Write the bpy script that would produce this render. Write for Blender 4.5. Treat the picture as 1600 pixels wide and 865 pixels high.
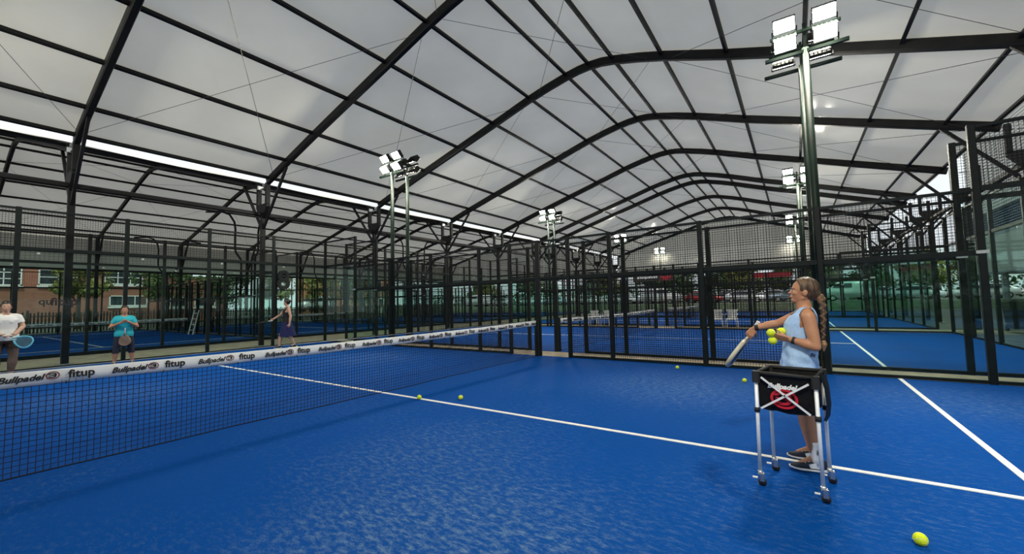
import bpy, math, random
import numpy as np
from mathutils import Vector, Matrix

for o in list(bpy.data.objects):
    bpy.data.objects.remove(o)
SC = bpy.context.scene
COL = SC.collection
random.seed(7)
R = math.radians

# ------------------------------------------------------------------ camera, sky, sun, exposure
def make_camera():
    f, yaw, pitch, roll = 640.49, 0.6038, 0.0609, -0.0228
    fw = Vector((-math.sin(yaw)*math.cos(pitch), math.cos(yaw)*math.cos(pitch), math.sin(pitch)))
    r = Vector((math.cos(yaw), math.sin(yaw), 0)); u = r.cross(fw)
    r2 = r*math.cos(roll) + u*math.sin(roll); u2 = -r*math.sin(roll) + u*math.cos(roll)
    cd = bpy.data.cameras.new('camera'); cd.sensor_width = 36; cd.sensor_fit = 'HORIZONTAL'
    cd.lens = 36*f/1600; cd.clip_start = .05; cd.clip_end = 500
    cam = bpy.data.objects.new('camera', cd); COL.objects.link(cam)
    m = Matrix((r2, u2, -fw)).transposed().to_4x4(); m.translation = Vector((5.6022, -4.3253, 1.4134))
    cam.matrix_world = m
    SC.camera = cam
make_camera()

w = bpy.data.worlds.new('overcast_sky'); SC.world = w; w.use_nodes = True
nt = w.node_tree; bg = nt.nodes['Background']
tc = nt.nodes.new('ShaderNodeTexCoord'); nz = nt.nodes.new('ShaderNodeTexNoise'); rp = nt.nodes.new('ShaderNodeValToRGB')
nz.inputs['Scale'].default_value = 2.2; nz.inputs['Detail'].default_value = 5
nt.links.new(tc.outputs['Generated'], nz.inputs['Vector']); nt.links.new(nz.outputs['Fac'], rp.inputs['Fac'])
rp.color_ramp.elements[0].position = .3; rp.color_ramp.elements[0].color = (.78, .88, .95, 1)
rp.color_ramp.elements[1].position = .7; rp.color_ramp.elements[1].color = (1, 1, 1, 1)
nt.links.new(rp.outputs['Color'], bg.inputs['Color']); bg.inputs['Strength'].default_value = 0.90

sd = bpy.data.lights.new('sun', 'SUN'); sd.energy = 1.8; sd.angle = R(12); sd.color = (1, .95, .86)
sun = bpy.data.objects.new('sun', sd); COL.objects.link(sun); sun.rotation_euler = (R(38), 0, R(62))
SC.view_settings.view_transform = 'Standard'; SC.view_settings.look = 'None'
SC.view_settings.exposure = 0.32; SC.view_settings.gamma = 1.0; SC.view_settings.use_curve_mapping = False
LAMP = 330.0
SC.cycles.transparent_max_bounces = 40
SC.cycles.max_bounces = 8
SC.cycles.sample_clamp_indirect = 6

# ------------------------------------------------------------------ materials
MATS = {}
def mat(name, col, rough=.6, metal=0, noise=0, nscale=8, bump=0, bscale=60, spec=.5, emit=None, estr=0, col2=None, stretch=None, sheen=0):
    if name in MATS: return MATS[name]
    m = bpy.data.materials.new(name); m.use_nodes = True; MATS[name] = m
    t = m.node_tree; b = t.nodes['Principled BSDF']
    b.inputs['Base Color'].default_value = (*col, 1); b.inputs['Roughness'].default_value = rough
    b.inputs['Metallic'].default_value = metal; b.inputs['Specular IOR Level'].default_value = spec
    if emit: b.inputs['Emission Color'].default_value = (*emit, 1); b.inputs['Emission Strength'].default_value = estr
    if noise or bump:
        c = t.nodes.new('ShaderNodeTexCoord'); mp = t.nodes.new('ShaderNodeMapping')
        t.links.new(c.outputs['Object'], mp.inputs['Vector'])
        if stretch: mp.inputs['Scale'].default_value = stretch
    if noise:
        n = t.nodes.new('ShaderNodeTexNoise'); n.inputs['Scale'].default_value = nscale; n.inputs['Detail'].default_value = 6
        t.links.new(mp.outputs['Vector'], n.inputs['Vector'])
        rr = t.nodes.new('ShaderNodeValToRGB'); rr.color_ramp.elements[0].position = .35; rr.color_ramp.elements[1].position = .7
        c2 = col2 if col2 else tuple(min(1, x*(1+noise)) for x in col)
        c1 = col if col2 else tuple(x*(1-noise) for x in col)
        rr.color_ramp.elements[0].color = (*c1, 1); rr.color_ramp.elements[1].color = (*c2, 1)
        t.links.new(n.outputs['Fac'], rr.inputs['Fac']); t.links.new(rr.outputs['Color'], b.inputs['Base Color'])
    if bump:
        n2 = t.nodes.new('ShaderNodeTexNoise'); n2.inputs['Scale'].default_value = bscale; n2.inputs['Detail'].default_value = 4
        t.links.new(mp.outputs['Vector'], n2.inputs['Vector'])
        bp = t.nodes.new('ShaderNodeBump'); bp.inputs['Strength'].default_value = bump; bp.inputs['Distance'].default_value = .02
        t.links.new(n2.outputs['Fac'], bp.inputs['Height']); t.links.new(bp.outputs['Normal'], b.inputs['Normal'])
    return m

def turf_material(name, base, sand):
    m = bpy.data.materials.new(name); m.use_nodes = True; t = m.node_tree; L = t.links.new
    b = t.nodes['Principled BSDF']; b.inputs['Roughness'].default_value = .85; b.inputs['Specular IOR Level'].default_value = .05
    c = t.nodes.new('ShaderNodeTexCoord')
    big = t.nodes.new('ShaderNodeTexNoise'); big.inputs['Scale'].default_value = .55; big.inputs['Detail'].default_value = 3
    L(c.outputs['Object'], big.inputs['Vector'])
    mp = t.nodes.new('ShaderNodeMapping'); mp.inputs['Scale'].default_value = (7, 15, 7); mp.inputs['Rotation'].default_value = (0, 0, .5)
    L(c.outputs['Object'], mp.inputs['Vector'])
    st = t.nodes.new('ShaderNodeTexNoise'); st.inputs['Scale'].default_value = 1.6; st.inputs['Detail'].default_value = 9; st.inputs['Roughness'].default_value = .8
    L(mp.outputs['Vector'], st.inputs['Vector'])
    fine = t.nodes.new('ShaderNodeTexNoise'); fine.inputs['Scale'].default_value = 160; fine.inputs['Detail'].default_value = 2
    L(c.outputs['Object'], fine.inputs['Vector'])
    r1 = t.nodes.new('ShaderNodeMapRange'); r1.inputs['From Min'].default_value = .42; r1.inputs['From Max'].default_value = .68
    L(big.outputs['Fac'], r1.inputs['Value'])
    r2 = t.nodes.new('ShaderNodeMapRange'); r2.inputs['From Min'].default_value = .50; r2.inputs['From Max'].default_value = .78
    L(st.outputs['Fac'], r2.inputs['Value'])
    mu = t.nodes.new('ShaderNodeMath'); mu.operation = 'MULTIPLY'; L(r1.outputs['Result'], mu.inputs[0]); L(r2.outputs['Result'], mu.inputs[1])
    # small flecks everywhere
    mu2 = t.nodes.new('ShaderNodeMath'); mu2.operation = 'MULTIPLY_ADD'; mu2.inputs[1].default_value = .15
    L(r2.outputs['Result'], mu2.inputs[0]); L(mu.outputs[0], mu2.inputs[2])
    wear = None
    for (wx, wy, rad, amt) in ((3.75, -2.55, 1.7, .95), (2.9, -1.6, 1.6, .5), (4.0, 2.7, 2.2, .75), (7.2, 3.4, 1.8, .5), (-4, 2.6, 2.2, .5), (-4, -2.6, 2.2, .5)):
        vd = t.nodes.new('ShaderNodeVectorMath'); vd.operation = 'DISTANCE'; vd.inputs[1].default_value = (wx, wy, 0); L(c.outputs['Object'], vd.inputs[0])
        mr = t.nodes.new('ShaderNodeMapRange'); mr.interpolation_type = 'SMOOTHSTEP'; mr.inputs['From Min'].default_value = rad; mr.inputs['From Max'].default_value = rad*.15; mr.inputs['To Max'].default_value = amt
        L(vd.outputs['Value'], mr.inputs['Value'])
        if wear is None: wear = mr.outputs['Result']
        else:
            am = t.nodes.new('ShaderNodeMath'); am.operation = 'MAXIMUM'; L(wear, am.inputs[0]); L(mr.outputs['Result'], am.inputs[1]); wear = am.outputs[0]
    soft = t.nodes.new('ShaderNodeMapRange'); soft.inputs['From Min'].default_value = .46; soft.inputs['From Max'].default_value = .74; L(st.outputs['Fac'], soft.inputs['Value'])
    wm = t.nodes.new('ShaderNodeMath'); wm.operation = 'MULTIPLY'; L(wear, wm.inputs[0]); L(soft.outputs['Result'], wm.inputs[1])
    ws = t.nodes.new('ShaderNodeMath'); ws.operation = 'MULTIPLY_ADD'; ws.inputs[1].default_value = .03; L(wear, ws.inputs[0]); L(wm.outputs[0], ws.inputs[2])
    tot = t.nodes.new('ShaderNodeMath'); tot.operation = 'MULTIPLY_ADD'; tot.use_clamp = True; tot.inputs[1].default_value = .45; L(mu2.outputs[0], tot.inputs[0]); L(ws.outputs[0], tot.inputs[2])
    mu2 = tot
    mx = t.nodes.new('ShaderNodeMix'); mx.data_type = 'RGBA'; mx.inputs['A'].default_value = (*base, 1); mx.inputs['B'].default_value = (*sand, 1)
    L(mu2.outputs[0], mx.inputs['Factor'])
    mv = t.nodes.new('ShaderNodeMix'); mv.data_type = 'RGBA'; mv.blend_type = 'MULTIPLY'; mv.inputs['Factor'].default_value = .45
    L(mx.outputs['Result'], mv.inputs['A']); L(fine.outputs['Fac'], mv.inputs['B'])
    gm = t.nodes.new('ShaderNodeMix'); gm.data_type = 'RGBA'; gm.blend_type = 'MULTIPLY'; gm.inputs['Factor'].default_value = 1; gm.inputs['B'].default_value = (1.25, 1.25, 1.25, 1)
    L(mv.outputs['Result'], gm.inputs['A']); L(gm.outputs['Result'], b.inputs['Base Color'])
    bp = t.nodes.new('ShaderNodeBump'); bp.inputs['Strength'].default_value = .35; bp.inputs['Distance'].default_value = .01
    L(fine.outputs['Fac'], bp.inputs['Height']); L(bp.outputs['Normal'], b.inputs['Normal'])
    return m

def glass_material(name, tint, ior=1.45):
    m = bpy.data.materials.new(name); m.use_nodes = True; t = m.node_tree; L = t.links.new
    t.nodes.remove(t.nodes['Principled BSDF'])
    tr = t.nodes.new('ShaderNodeBsdfTransparent'); tr.inputs['Color'].default_value = (*tint, 1)
    gl = t.nodes.new('ShaderNodeBsdfGlossy'); gl.inputs['Roughness'].default_value = .02
    lw = t.nodes.new('ShaderNodeLayerWeight'); lw.inputs['Blend'].default_value = .5
    pw = t.nodes.new('ShaderNodeMath'); pw.operation = 'POWER'; pw.inputs[1].default_value = 5; L(lw.outputs['Facing'], pw.inputs[0])
    fr = t.nodes.new('ShaderNodeMath'); fr.operation = 'MULTIPLY_ADD'; fr.inputs[1].default_value = .75; fr.inputs[2].default_value = .010; L(pw.outputs[0], fr.inputs[0])
    mi = t.nodes.new('ShaderNodeMixShader'); L(fr.outputs[0], mi.inputs[0]); L(tr.outputs[0], mi.inputs[1]); L(gl.outputs[0], mi.inputs[2])
    L(mi.outputs[0], t.nodes['Material Output'].inputs['Surface'])
    return m

def membrane_material():
    m = bpy.data.materials.new('white_membrane'); m.use_nodes = True; t = m.node_tree; L = t.links.new
    t.nodes.remove(t.nodes['Principled BSDF'])
    c = t.nodes.new('ShaderNodeTexCoord'); n = t.nodes.new('ShaderNodeTexNoise'); n.inputs['Scale'].default_value = .5; n.inputs['Detail'].default_value = 5
    L(c.outputs['Object'], n.inputs['Vector'])
    rr = t.nodes.new('ShaderNodeValToRGB'); rr.color_ramp.elements[0].color = (.70, .685, .61, 1); rr.color_ramp.elements[1].color = (.79, .775, .695, 1)
    rr.color_ramp.elements[0].position = .3; rr.color_ramp.elements[1].position = .7
    L(n.outputs['Fac'], rr.inputs['Fac'])
    di = t.nodes.new('ShaderNodeBsdfDiffuse'); tl = t.nodes.new('ShaderNodeBsdfTranslucent'); gl = t.nodes.new('ShaderNodeBsdfGlossy')
    gl.inputs['Roughness'].default_value = .14
    L(rr.outputs['Color'], di.inputs['Color']); L(rr.outputs['Color'], tl.inputs['Color'])
    mp = t.nodes.new('ShaderNodeMapping'); mp.inputs['Scale'].default_value = (1.2, .25, 1)
    L(c.outputs['Object'], mp.inputs['Vector'])
    wn = t.nodes.new('ShaderNodeTexNoise'); wn.inputs['Scale'].default_value = 3; wn.inputs['Detail'].default_value = 3; L(mp.outputs['Vector'], wn.inputs['Vector'])
    bp = t.nodes.new('ShaderNodeBump'); bp.inputs['Strength'].default_value = .25; bp.inputs['Distance'].default_value = .05
    L(wn.outputs['Fac'], bp.inputs['Height']); L(bp.outputs['Normal'], gl.inputs['Normal'])
    m1 = t.nodes.new('ShaderNodeMixShader'); m1.inputs[0].default_value = .225; L(di.outputs[0], m1.inputs[1]); L(tl.outputs[0], m1.inputs[2])
    m2 = t.nodes.new('ShaderNodeMixShader'); m2.inputs[0].default_value = .03; L(m1.outputs[0], m2.inputs[1]); L(gl.outputs[0], m2.inputs[2])
    L(m2.outputs[0], t.nodes['Material Output'].inputs['Surface'])
    return m

def brick_material(name, c1, c2, mortar):
    m = bpy.data.materials.new(name); m.use_nodes = True; t = m.node_tree; L = t.links.new
    b = t.nodes['Principled BSDF']; b.inputs['Roughness'].default_value = .9
    c = t.nodes.new('ShaderNodeTexCoord'); sp = t.nodes.new('ShaderNodeSeparateXYZ'); cb = t.nodes.new('ShaderNodeCombineXYZ')
    L(c.outputs['Object'], sp.inputs[0]); ad = t.nodes.new('ShaderNodeMath'); ad.operation = 'ADD'
    L(sp.outputs['X'], ad.inputs[0]); L(sp.outputs['Y'], ad.inputs[1]); L(ad.outputs[0], cb.inputs['X']); L(sp.outputs['Z'], cb.inputs['Y'])
    br = t.nodes.new('ShaderNodeTexBrick'); br.inputs['Scale'].default_value = 4; br.inputs['Color1'].default_value = (*c1, 1); br.inputs['Color2'].default_value = (*c2, 1)
    br.inputs['Mortar'].default_value = (*mortar, 1); br.inputs['Mortar Size'].default_value = .012; br.inputs['Row Height'].default_value = .3; br.inputs['Brick Width'].default_value = .95
    L(cb.outputs[0], br.inputs['Vector']); L(br.outputs['Color'], b.inputs['Base Color'])
    return m

TURF = turf_material('blue_turf', (.0001, .060, .285), (.16, .27, .40))
GLASS = glass_material('court_glass', (.885, .945, .925))
WGLASS = mat('window_dark_glass', (.03, .04, .05), .08, noise=.3, nscale=2)
MEMB = membrane_material()
STEEL = mat('charcoal_roof_steel', (.008, .0085, .009), .5, 0, noise=.3, nscale=3, spec=.18)
POST = mat('dark_green_fence_steel', (.004, .008, .0075), .5, 0, noise=.3, nscale=5, spec=.2)
POLEG = mat('green_pole_paint', (.005, .018, .011), .45, 0, noise=.25, nscale=4, spec=.25)
WIRE = mat('black_green_wire', (.004, .006, .0055), .5, 0, noise=.2, spec=.2)
CABLE = mat('steel_cable', (.10, .10, .095), .4, .8, noise=.2)
GALV = mat('galvanised_steel', (.45, .46, .46), .4, .8, noise=.2)
CONC = mat('sandy_concrete', (.36, .30, .215), .9, noise=.2, nscale=3, bump=.3, bscale=40)
ASPH = mat('grey_asphalt', (.15, .15, .135), .95, noise=.25, nscale=2, bump=.2, bscale=80)
BANK = mat('grass_bank', (.09, .12, .06), .95, noise=.4, nscale=3, bump=.4, bscale=30)
WHITE = mat('white_line_paint', (.74, .75, .73), .7, noise=.08, nscale=14)
BAND = mat('white_net_band', (.80, .81, .80), .6, noise=.06, nscale=5, bump=.15, bscale=6)
INK = mat('black_print', (.006, .006, .007), .6, noise=.2)
REDINK = mat('dark_red_print', (.18, .025, .03), .6, noise=.15)
NETC = mat('black_net_cord', (.004, .005, .012), .8, noise=.2)
RUB = mat('black_rubber', (.012, .012, .012), .7, noise=.2)
BALLM = mat('yellow_felt', (.78, .92, .015), .85, noise=.12, nscale=60, bump=.5, bscale=300)
BALLS = mat('ball_seam', (.75, .8, .55), .8, noise=.1)
LAMPM = mat('lamp_diffuser_lit', (.9, .9, .9), .4, emit=(1, .95, .80), estr=LAMP, noise=.02)
LAMPB = mat('lamp_body_black', (.012, .012, .012), .5, .3, noise=.2)
ALU = mat('white_aluminium', (.86, .87, .88), .32, .1, noise=.05, nscale=20)
CHROME = mat('caster_metal', (.6, .6, .6), .25, .9, noise=.1)
BAGM = mat('black_nylon', (.006, .006, .0065), .6, noise=.4, nscale=20, bump=.4, bscale=14, spec=.18)
RED = mat('red_print', (.55, .008, .025), .6, noise=.1)
WHITEINK = mat('white_print', (.85, .85, .85), .6, noise=.04)
PLAST = mat('white_plastic', (.75, .75, .72), .5, noise=.05)
LEAF = mat('tree_leaf', (.065, .125, .022), .7, noise=.5, nscale=2)
LEAF2 = mat('yellow_green_leaf', (.19, .20, .035), .7, noise=.5, nscale=2)
BARK = mat('bark', (.05, .035, .025), .9, noise=.4, nscale=12)
BRICK = brick_material('red_brick', (.36, .13, .085), (.27, .095, .065), (.30, .2, .16))
BRICK2 = brick_material('orange_brick', (.50, .20, .10), (.42, .16, .08), (.4, .28, .2))
PICK = mat('weathered_timber', (.10, .075, .05), .9, noise=.4, nscale=4)
GREYCLAD = mat('grey_cladding', (.20, .22, .24), .5, noise=.1)

# ------------------------------------------------------------------ mesh helpers
class MB:
    def __init__(s): s.v = []; s.f = []
    def add(s, vs, fs):
        o = len(s.v); s.v += [tuple(x) for x in vs]; s.f += [tuple(i+o for i in f) for f in fs]; return s
    def box(s, c, d):
        x, y, z = c; a, b, e = d[0]/2, d[1]/2, d[2]/2
        vs = [(x+i*a, y+j*b, z+k*e) for i in (-1, 1) for j in (-1, 1) for k in (-1, 1)]
        return s.add(vs, [(0, 1, 3, 2), (4, 6, 7, 5), (0, 4, 5, 1), (2, 3, 7, 6), (0, 2, 6, 4), (1, 5, 7, 3)])
    def bbox(s, c, d, bev):
        # box with chamfered vertical/long edges: an octagonal prism along the longest axis
        ax = max(range(3), key=lambda i: d[i]); o = [i for i in range(3) if i != ax]
        a, b = d[o[0]]/2, d[o[1]]/2
        ring = [(a, b-bev), (a-bev, b), (-a+bev, b), (-a, b-bev), (-a, -b+bev), (-a+bev, -b), (a-bev, -b), (a, -b+bev)]
        vs = []
        for e in (-1, 1):
            for p, q in ring:
                t = [0, 0, 0]; t[o[0]] = c[o[0]]+p; t[o[1]] = c[o[1]]+q; t[ax] = c[ax]+e*d[ax]/2; vs.append(t)
        fs = [(i, (i+1) % 8, 8+(i+1) % 8, 8+i) for i in range(8)] + [tuple(range(7, -1, -1)), tuple(range(8, 16))]
        return s.add(vs, fs)
    def tube(s, pts, r, n=8, cap=True, sq=False):
        pts = [Vector(p) for p in pts]; rs = r if isinstance(r, (list, tuple)) else [r]*len(pts)
        vs = []; fs = []; ref = None
        for i, p in enumerate(pts):
            d = (pts[min(i+1, len(pts)-1)] - pts[max(i-1, 0)]).normalized()
            if ref is None:
                ref = Vector((0, 0, 1)) if abs(d.z) < .9 else Vector((1, 0, 0))
            a = (ref - d*ref.dot(d)).normalized(); b = d.cross(a); ref = a
            for k in range(n):
                t = 2*math.pi*(k+(.5 if sq else 0))/n
                vs.append(p + (a*math.cos(t)+b*math.sin(t))*rs[i])
        for i in range(len(pts)-1):
            for k in range(n):
                fs.append((i*n+k, i*n+(k+1) % n, (i+1)*n+(k+1) % n, (i+1)*n+k))
        if cap: fs += [tuple(range(n-1, -1, -1)), tuple(range((len(pts)-1)*n, len(pts)*n))]
        return s.add(vs, fs)
    def bar(s, p, q, w, h, up=(0, 0, 1)):
        p, q = Vector(p), Vector(q); d = (q-p).normalized(); u = Vector(up)
        if abs(d.dot(u)) > .95: u = Vector((1, 0, 0))
        a = d.cross(u).normalized(); b = a.cross(d).normalized()
        vs = [e + a*(i*w/2) + b*(j*h/2) for e in (p, q) for i, j in ((-1, -1), (1, -1), (1, 1), (-1, 1))]
        return s.add(vs, [(0, 1, 5, 4), (1, 2, 6, 5), (2, 3, 7, 6), (3, 0, 4, 7), (3, 2, 1, 0), (4, 5, 6, 7)])
    def wire(s, p, q, r):
        p, q = Vector(p), Vector(q); d = (q-p).normalized()
        u = Vector((0, 0, 1)) if abs(d.z) < .9 else Vector((1, 0, 0)); a = d.cross(u).normalized(); b = a.cross(d)
        vs = [e + x*r for e in (p, q) for x in (a, b, -a, -b)]
        return s.add(vs, [(0, 1, 5, 4), (1, 2, 6, 5), (2, 3, 7, 6), (3, 0, 4, 7)])
    def cyl(s, c, ax, r, h, n=12):
        c = Vector(c); a = Vector(ax).normalized(); return s.tube([c-a*h/2, c+a*h/2], r, n)
    def sphere(s, c, r, n=12, m=8, mtx=None):
        vs = []; fs = []; c = Vector(c); r = r if isinstance(r, (tuple, list)) else (r, r, r)
        def put(p):
            p = Vector(p)
            if mtx: p = mtx @ p
            vs.append(c+p)
        put((0, 0, r[2]))
        for i in range(1, m):
            t = math.pi*i/m
            for k in range(n):
                q = 2*math.pi*k/n; put((r[0]*math.sin(t)*math.cos(q), r[1]*math.sin(t)*math.sin(q), r[2]*math.cos(t)))
        put((0, 0, -r[2]))
        for k in range(n):
            fs.append((0, 1+k, 1+(k+1) % n)); fs.append((len(vs)-1, 1+(m-2)*n+(k+1) % n, 1+(m-2)*n+k))
        for i in range(m-2):
            for k in range(n):
                fs.append((1+i*n+k, 1+(i+1)*n+k, 1+(i+1)*n+(k+1) % n, 1+i*n+(k+1) % n))
        return s.add(vs, fs)
    def cap(s, p, q, r1, r2, n=12):
        # tapered capsule
        p, q = Vector(p), Vector(q); d = q-p; l = d.length
        if l < 1e-6: return s.sphere(p, max(r1, r2), n, 8)
        d /= l; pts = []; rs = []
        for a in (-90, -60, -30, 0): pts.append(p + d*r1*math.sin(R(a))); rs.append(max(r1*math.cos(R(a)), 1e-4))
        for a in (0, 30, 60, 90): pts.append(q + d*r2*math.sin(R(a))); rs.append(max(r2*math.cos(R(a)), 1e-4))
        return s.tube(pts, rs, n)
    def loft(s, rings, close=True, cap=True):
        n = len(rings[0]); vs = [p for r in rings for p in r]; fs = []
        for i in range(len(rings)-1):
            for k in range(n if close else n-1):
                fs.append((i*n+k, i*n+(k+1) % n, (i+1)*n+(k+1) % n, (i+1)*n+k))
        if cap and close: fs += [tuple(range(n-1, -1, -1)), tuple(range((len(rings)-1)*n, len(rings)*n))]
        return s.add(vs, fs)
    def mesh(s, name, m, smooth=False):
        me = bpy.data.meshes.new(name); me.from_pydata(s.v, [], s.f); me.update()
        if m: me.materials.append(m)
        if smooth: me.polygons.foreach_set('use_smooth', [True]*len(me.polygons))
        return me
    def build(s, name, m, parent=None, loc=None, smooth=False):
        return link(name, s.mesh(name, m, smooth), parent, loc)

def link(name, me, parent=None, loc=None, rot=None):
    o = bpy.data.objects.new(name, me); COL.objects.link(o)
    if parent: o.parent = parent
    if loc is not None: o.location = loc
    if rot is not None: o.rotation_euler = rot
    return o
def tag(o, label=None, cat=None, group=None, kind=None):
    if label: o['label'] = label
    if cat: o['category'] = cat
    if group: o['group'] = group
    if kind: o['kind'] = kind
    return o
def thing(name, label, cat, loc=(0, 0, 0), rz=0, group=None):
    o = bpy.data.objects.new(name, None); COL.objects.link(o); o.location = loc; o.rotation_euler = (0, 0, rz)
    o.empty_display_size = .2
    return tag(o, label, cat, group)
def struct(name, me, label=None, loc=None):
    o = link(name, me, None, loc); o['kind'] = 'structure'
    if label: o['label'] = label
    return o
def copy_tree(o, parent=None):
    c = o.copy(); COL.objects.link(c)
    if parent: c.parent = parent
    for ch in list(o.children): copy_tree(ch, c)
    return c
CACHE = {}
def cached(key, fn):
    if key not in CACHE: CACHE[key] = fn()
    return CACHE[key]
def boxmesh(d, m, bev=0):
    d = tuple(round(x, 4) for x in d)
    return cached(('box', d, m.name, bev), lambda: (MB().bbox((0, 0, 0), d, bev) if bev else MB().box((0, 0, 0), d)).mesh('box', m))
def part(name, me, parent, loc=(0, 0, 0), rot=None, label=None, kind=None):
    o = link(name, me, parent, loc, rot)
    if label: o['label'] = label
    if kind: o['kind'] = kind
    return o
ORD = ['first', 'second', 'third', 'fourth', 'fifth', 'sixth', 'seventh', 'eighth', 'ninth', 'tenth', 'eleventh', 'twelfth', 'thirteenth', 'fourteenth', 'fifteenth', 'sixteenth', 'seventeenth', 'eighteenth', 'nineteenth']

def text_mesh(body, size, m, shear=0, bold=0.0, extrude=.0006, space=1.0):
    key = ('txt', body, size, m.name, shear, bold, extrude, space)
    def mk():
        cu = bpy.data.curves.new('txt', 'FONT'); cu.body = body; cu.size = size; cu.shear = shear; cu.offset = bold
        cu.extrude = extrude; cu.align_x = 'CENTER'; cu.align_y = 'CENTER'; cu.resolution_u = 3; cu.space_character = space
        o = bpy.data.objects.new('txt', cu); COL.objects.link(o)
        dg = bpy.context.evaluated_depsgraph_get()
        me = bpy.data.meshes.new_from_object(o.evaluated_get(dg)); bpy.data.objects.remove(o)
        me.materials.clear(); me.materials.append(m); me.name = 'lettering'
        return me
    return cached(key, mk)
def text_width(me):
    xs = [v.co.x for v in me.vertices]; return max(xs)-min(xs)
def emblem_mesh(rx, rz, m, m2):
    # oval ring with a charging-horn mark inside (flat, in local XY)
    key = ('emb', rx, rz, m.name, m2.name)
    def mk():
        b = MB(); n = 28; t = .0006
        def ring(a0, b0, a1, b1, cx=0, cy=0, k0=0, k1=n):
            for k in range(k0, k1):
                q0, q1 = 2*math.pi*k/n, 2*math.pi*(k+1)/n
                P = [(cx+a0*math.cos(q0), cy+b0*math.sin(q0), t), (cx+a0*math.cos(q1), cy+b0*math.sin(q1), t), (cx+a1*math.cos(q1), cy+b1*math.sin(q1), t), (cx+a1*math.cos(q0), cy+b1*math.sin(q0), t)]
                b.add(P, [(0, 1, 2, 3)])
        ring(rx*.80, rz*.78, rx, rz)
        nf = len(b.f)
        ring(rx*.34, rz*.16, rx*.62, rz*.40, -.08*rx, .26*rz, -6, 14)
        ring(rx*.30, rz*.16, rx*.60, rz*.42, -.08*rx, -.22*rz, -14, 7)
        b.add([(-.62*rx, .1*rz, t), (-.62*rx, -.02*rz, t), (.5*rx, -.08*rz, t), (.62*rx, .12*rz, t), (.4*rx, .2*rz, t)], [(0, 1, 2, 3, 4)])
        me = b.mesh('emblem', m); me.materials.append(m2)
        for p in me.polygons: p.material_index = 0 if p.index < nf else 1
        return me
    return cached(key, mk)

# ------------------------------------------------------------------ ground and floors
def ground():
    # one terrain sheet: flat around the courts, banking up to the parking beyond
    ys = [-40, 41.5, 46, 49, 120]; zs = [-.03, -.03, .72, .72, 1.2]; xs = [-120, -60, 60, 120]
    b = MB(); vs = [(x, y, z) for y, z in zip(ys, zs) for x in xs]; fs = []
    for j in range(len(ys)-1):
        for i in range(3): fs.append((j*4+i, j*4+i+1, (j+1)*4+i+1, (j+1)*4+i))
    b.add(vs, fs); struct('floor', b.mesh('ground', ASPH), 'grey asphalt ground rising to the car park behind the courts')
ground()
def slab(name, x0, x1, y0, y1, z0, z1, m, label=None):
    return struct(name, MB().box(((x0+x1)/2, (y0+y1)/2, (z0+z1)/2), (x1-x0, y1-y0, z1-z0)).mesh(name, m), label)
slab('floor', -10.99, -10.06, -8, 41, -.2, -.012, CONC, 'sandy concrete walkway behind the far end wall')
slab('floor', -13.86, -10.99, -8, 41, -.2, -.013, CONC, 'sandy concrete path between the two rows of courts')
slab('floor', -10.06, 11.5, 5.02, 5.93, -.2, -.008, CONC, 'sandy concrete strip behind the mesh side fence')
slab('floor', -10.06, 11.5, 15.97, 17.85, -.2, -.008, CONC, 'sandy concrete strip with chairs beyond the second court')
slab('floor', -34, 11.5, 41.6, 45.9, -.3, -.02, CONC, 'concrete apron in front of the bank')
bk = MB(); bk.add([(-60, 42.5, 0.16), (60, 42.5, 0.16), (60, 46.2, .76), (-60, 46.2, .76), (-60, 42.5, -.4), (60, 42.5, -.4), (60, 46.2, -.4), (-60, 46.2, -.4)],
    [(0, 1, 2, 3), (4, 5, 1, 0), (3, 2, 6, 7), (0, 3, 7, 4), (1, 5, 6, 2)])
struct('floor', bk.mesh('bank', BANK), 'grassy grey bank below the car park')

COURT_NO = [0]
def court_floor(x0, x1, y0, y1, label):
    f = struct('floor', MB().box(((x0+x1)/2, (y0+y1)/2, -.1), (x1-x0, y1-y0, .2)).mesh('turf', TURF), label)
    xc, yc = (x0+x1)/2, (y0+y1)/2
    for s in (-1, 1):
        part('court_line', boxmesh((.055, y1-y0, .006), WHITE), f, (xc+s*6.95, yc, .002))
    part('court_line', boxmesh((13.9, .055, .006), WHITE), f, (xc, yc, .0025))
    return f
COURTS = [(-10, 10, -5, 5, 'nearest court'), (-10, 10, 5.95, 15.95, 'second court behind the mesh fence'), (-10, 10, 17.9, 27.9, 'third court behind the mesh fence'),
          (-10, 10, 29.4, 39.4, 'farthest court before the car park'),
          (-33.9, -13.9, -5.1, 4.9, 'left back court beyond the sandy path'), (-33.9, -13.9, 5.9, 15.9, 'middle back court beyond the sandy path'),
          (-33.9, -13.9, 17.9, 27.9, 'third back court beyond the sandy path'), (-33.9, -13.9, 29.4, 39.4, 'farthest back court beyond the sandy path')]
for x0, x1, y0, y1, nm in COURTS:
    court_floor(x0, x1, y0, y1, 'blue sanded turf with white lines, '+nm)
# dark kerbs under the back-row fences
for i, (x0, x1, y0, y1, nm) in enumerate(COURTS[4:]):
    struct('trim_%d' % (i+1), MB().box((x1+.05, (y0+y1)/2, .02), (.1, y1-y0+.2, .16)).mesh('kerb', POST), 'dark kerb of the '+nm)

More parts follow.
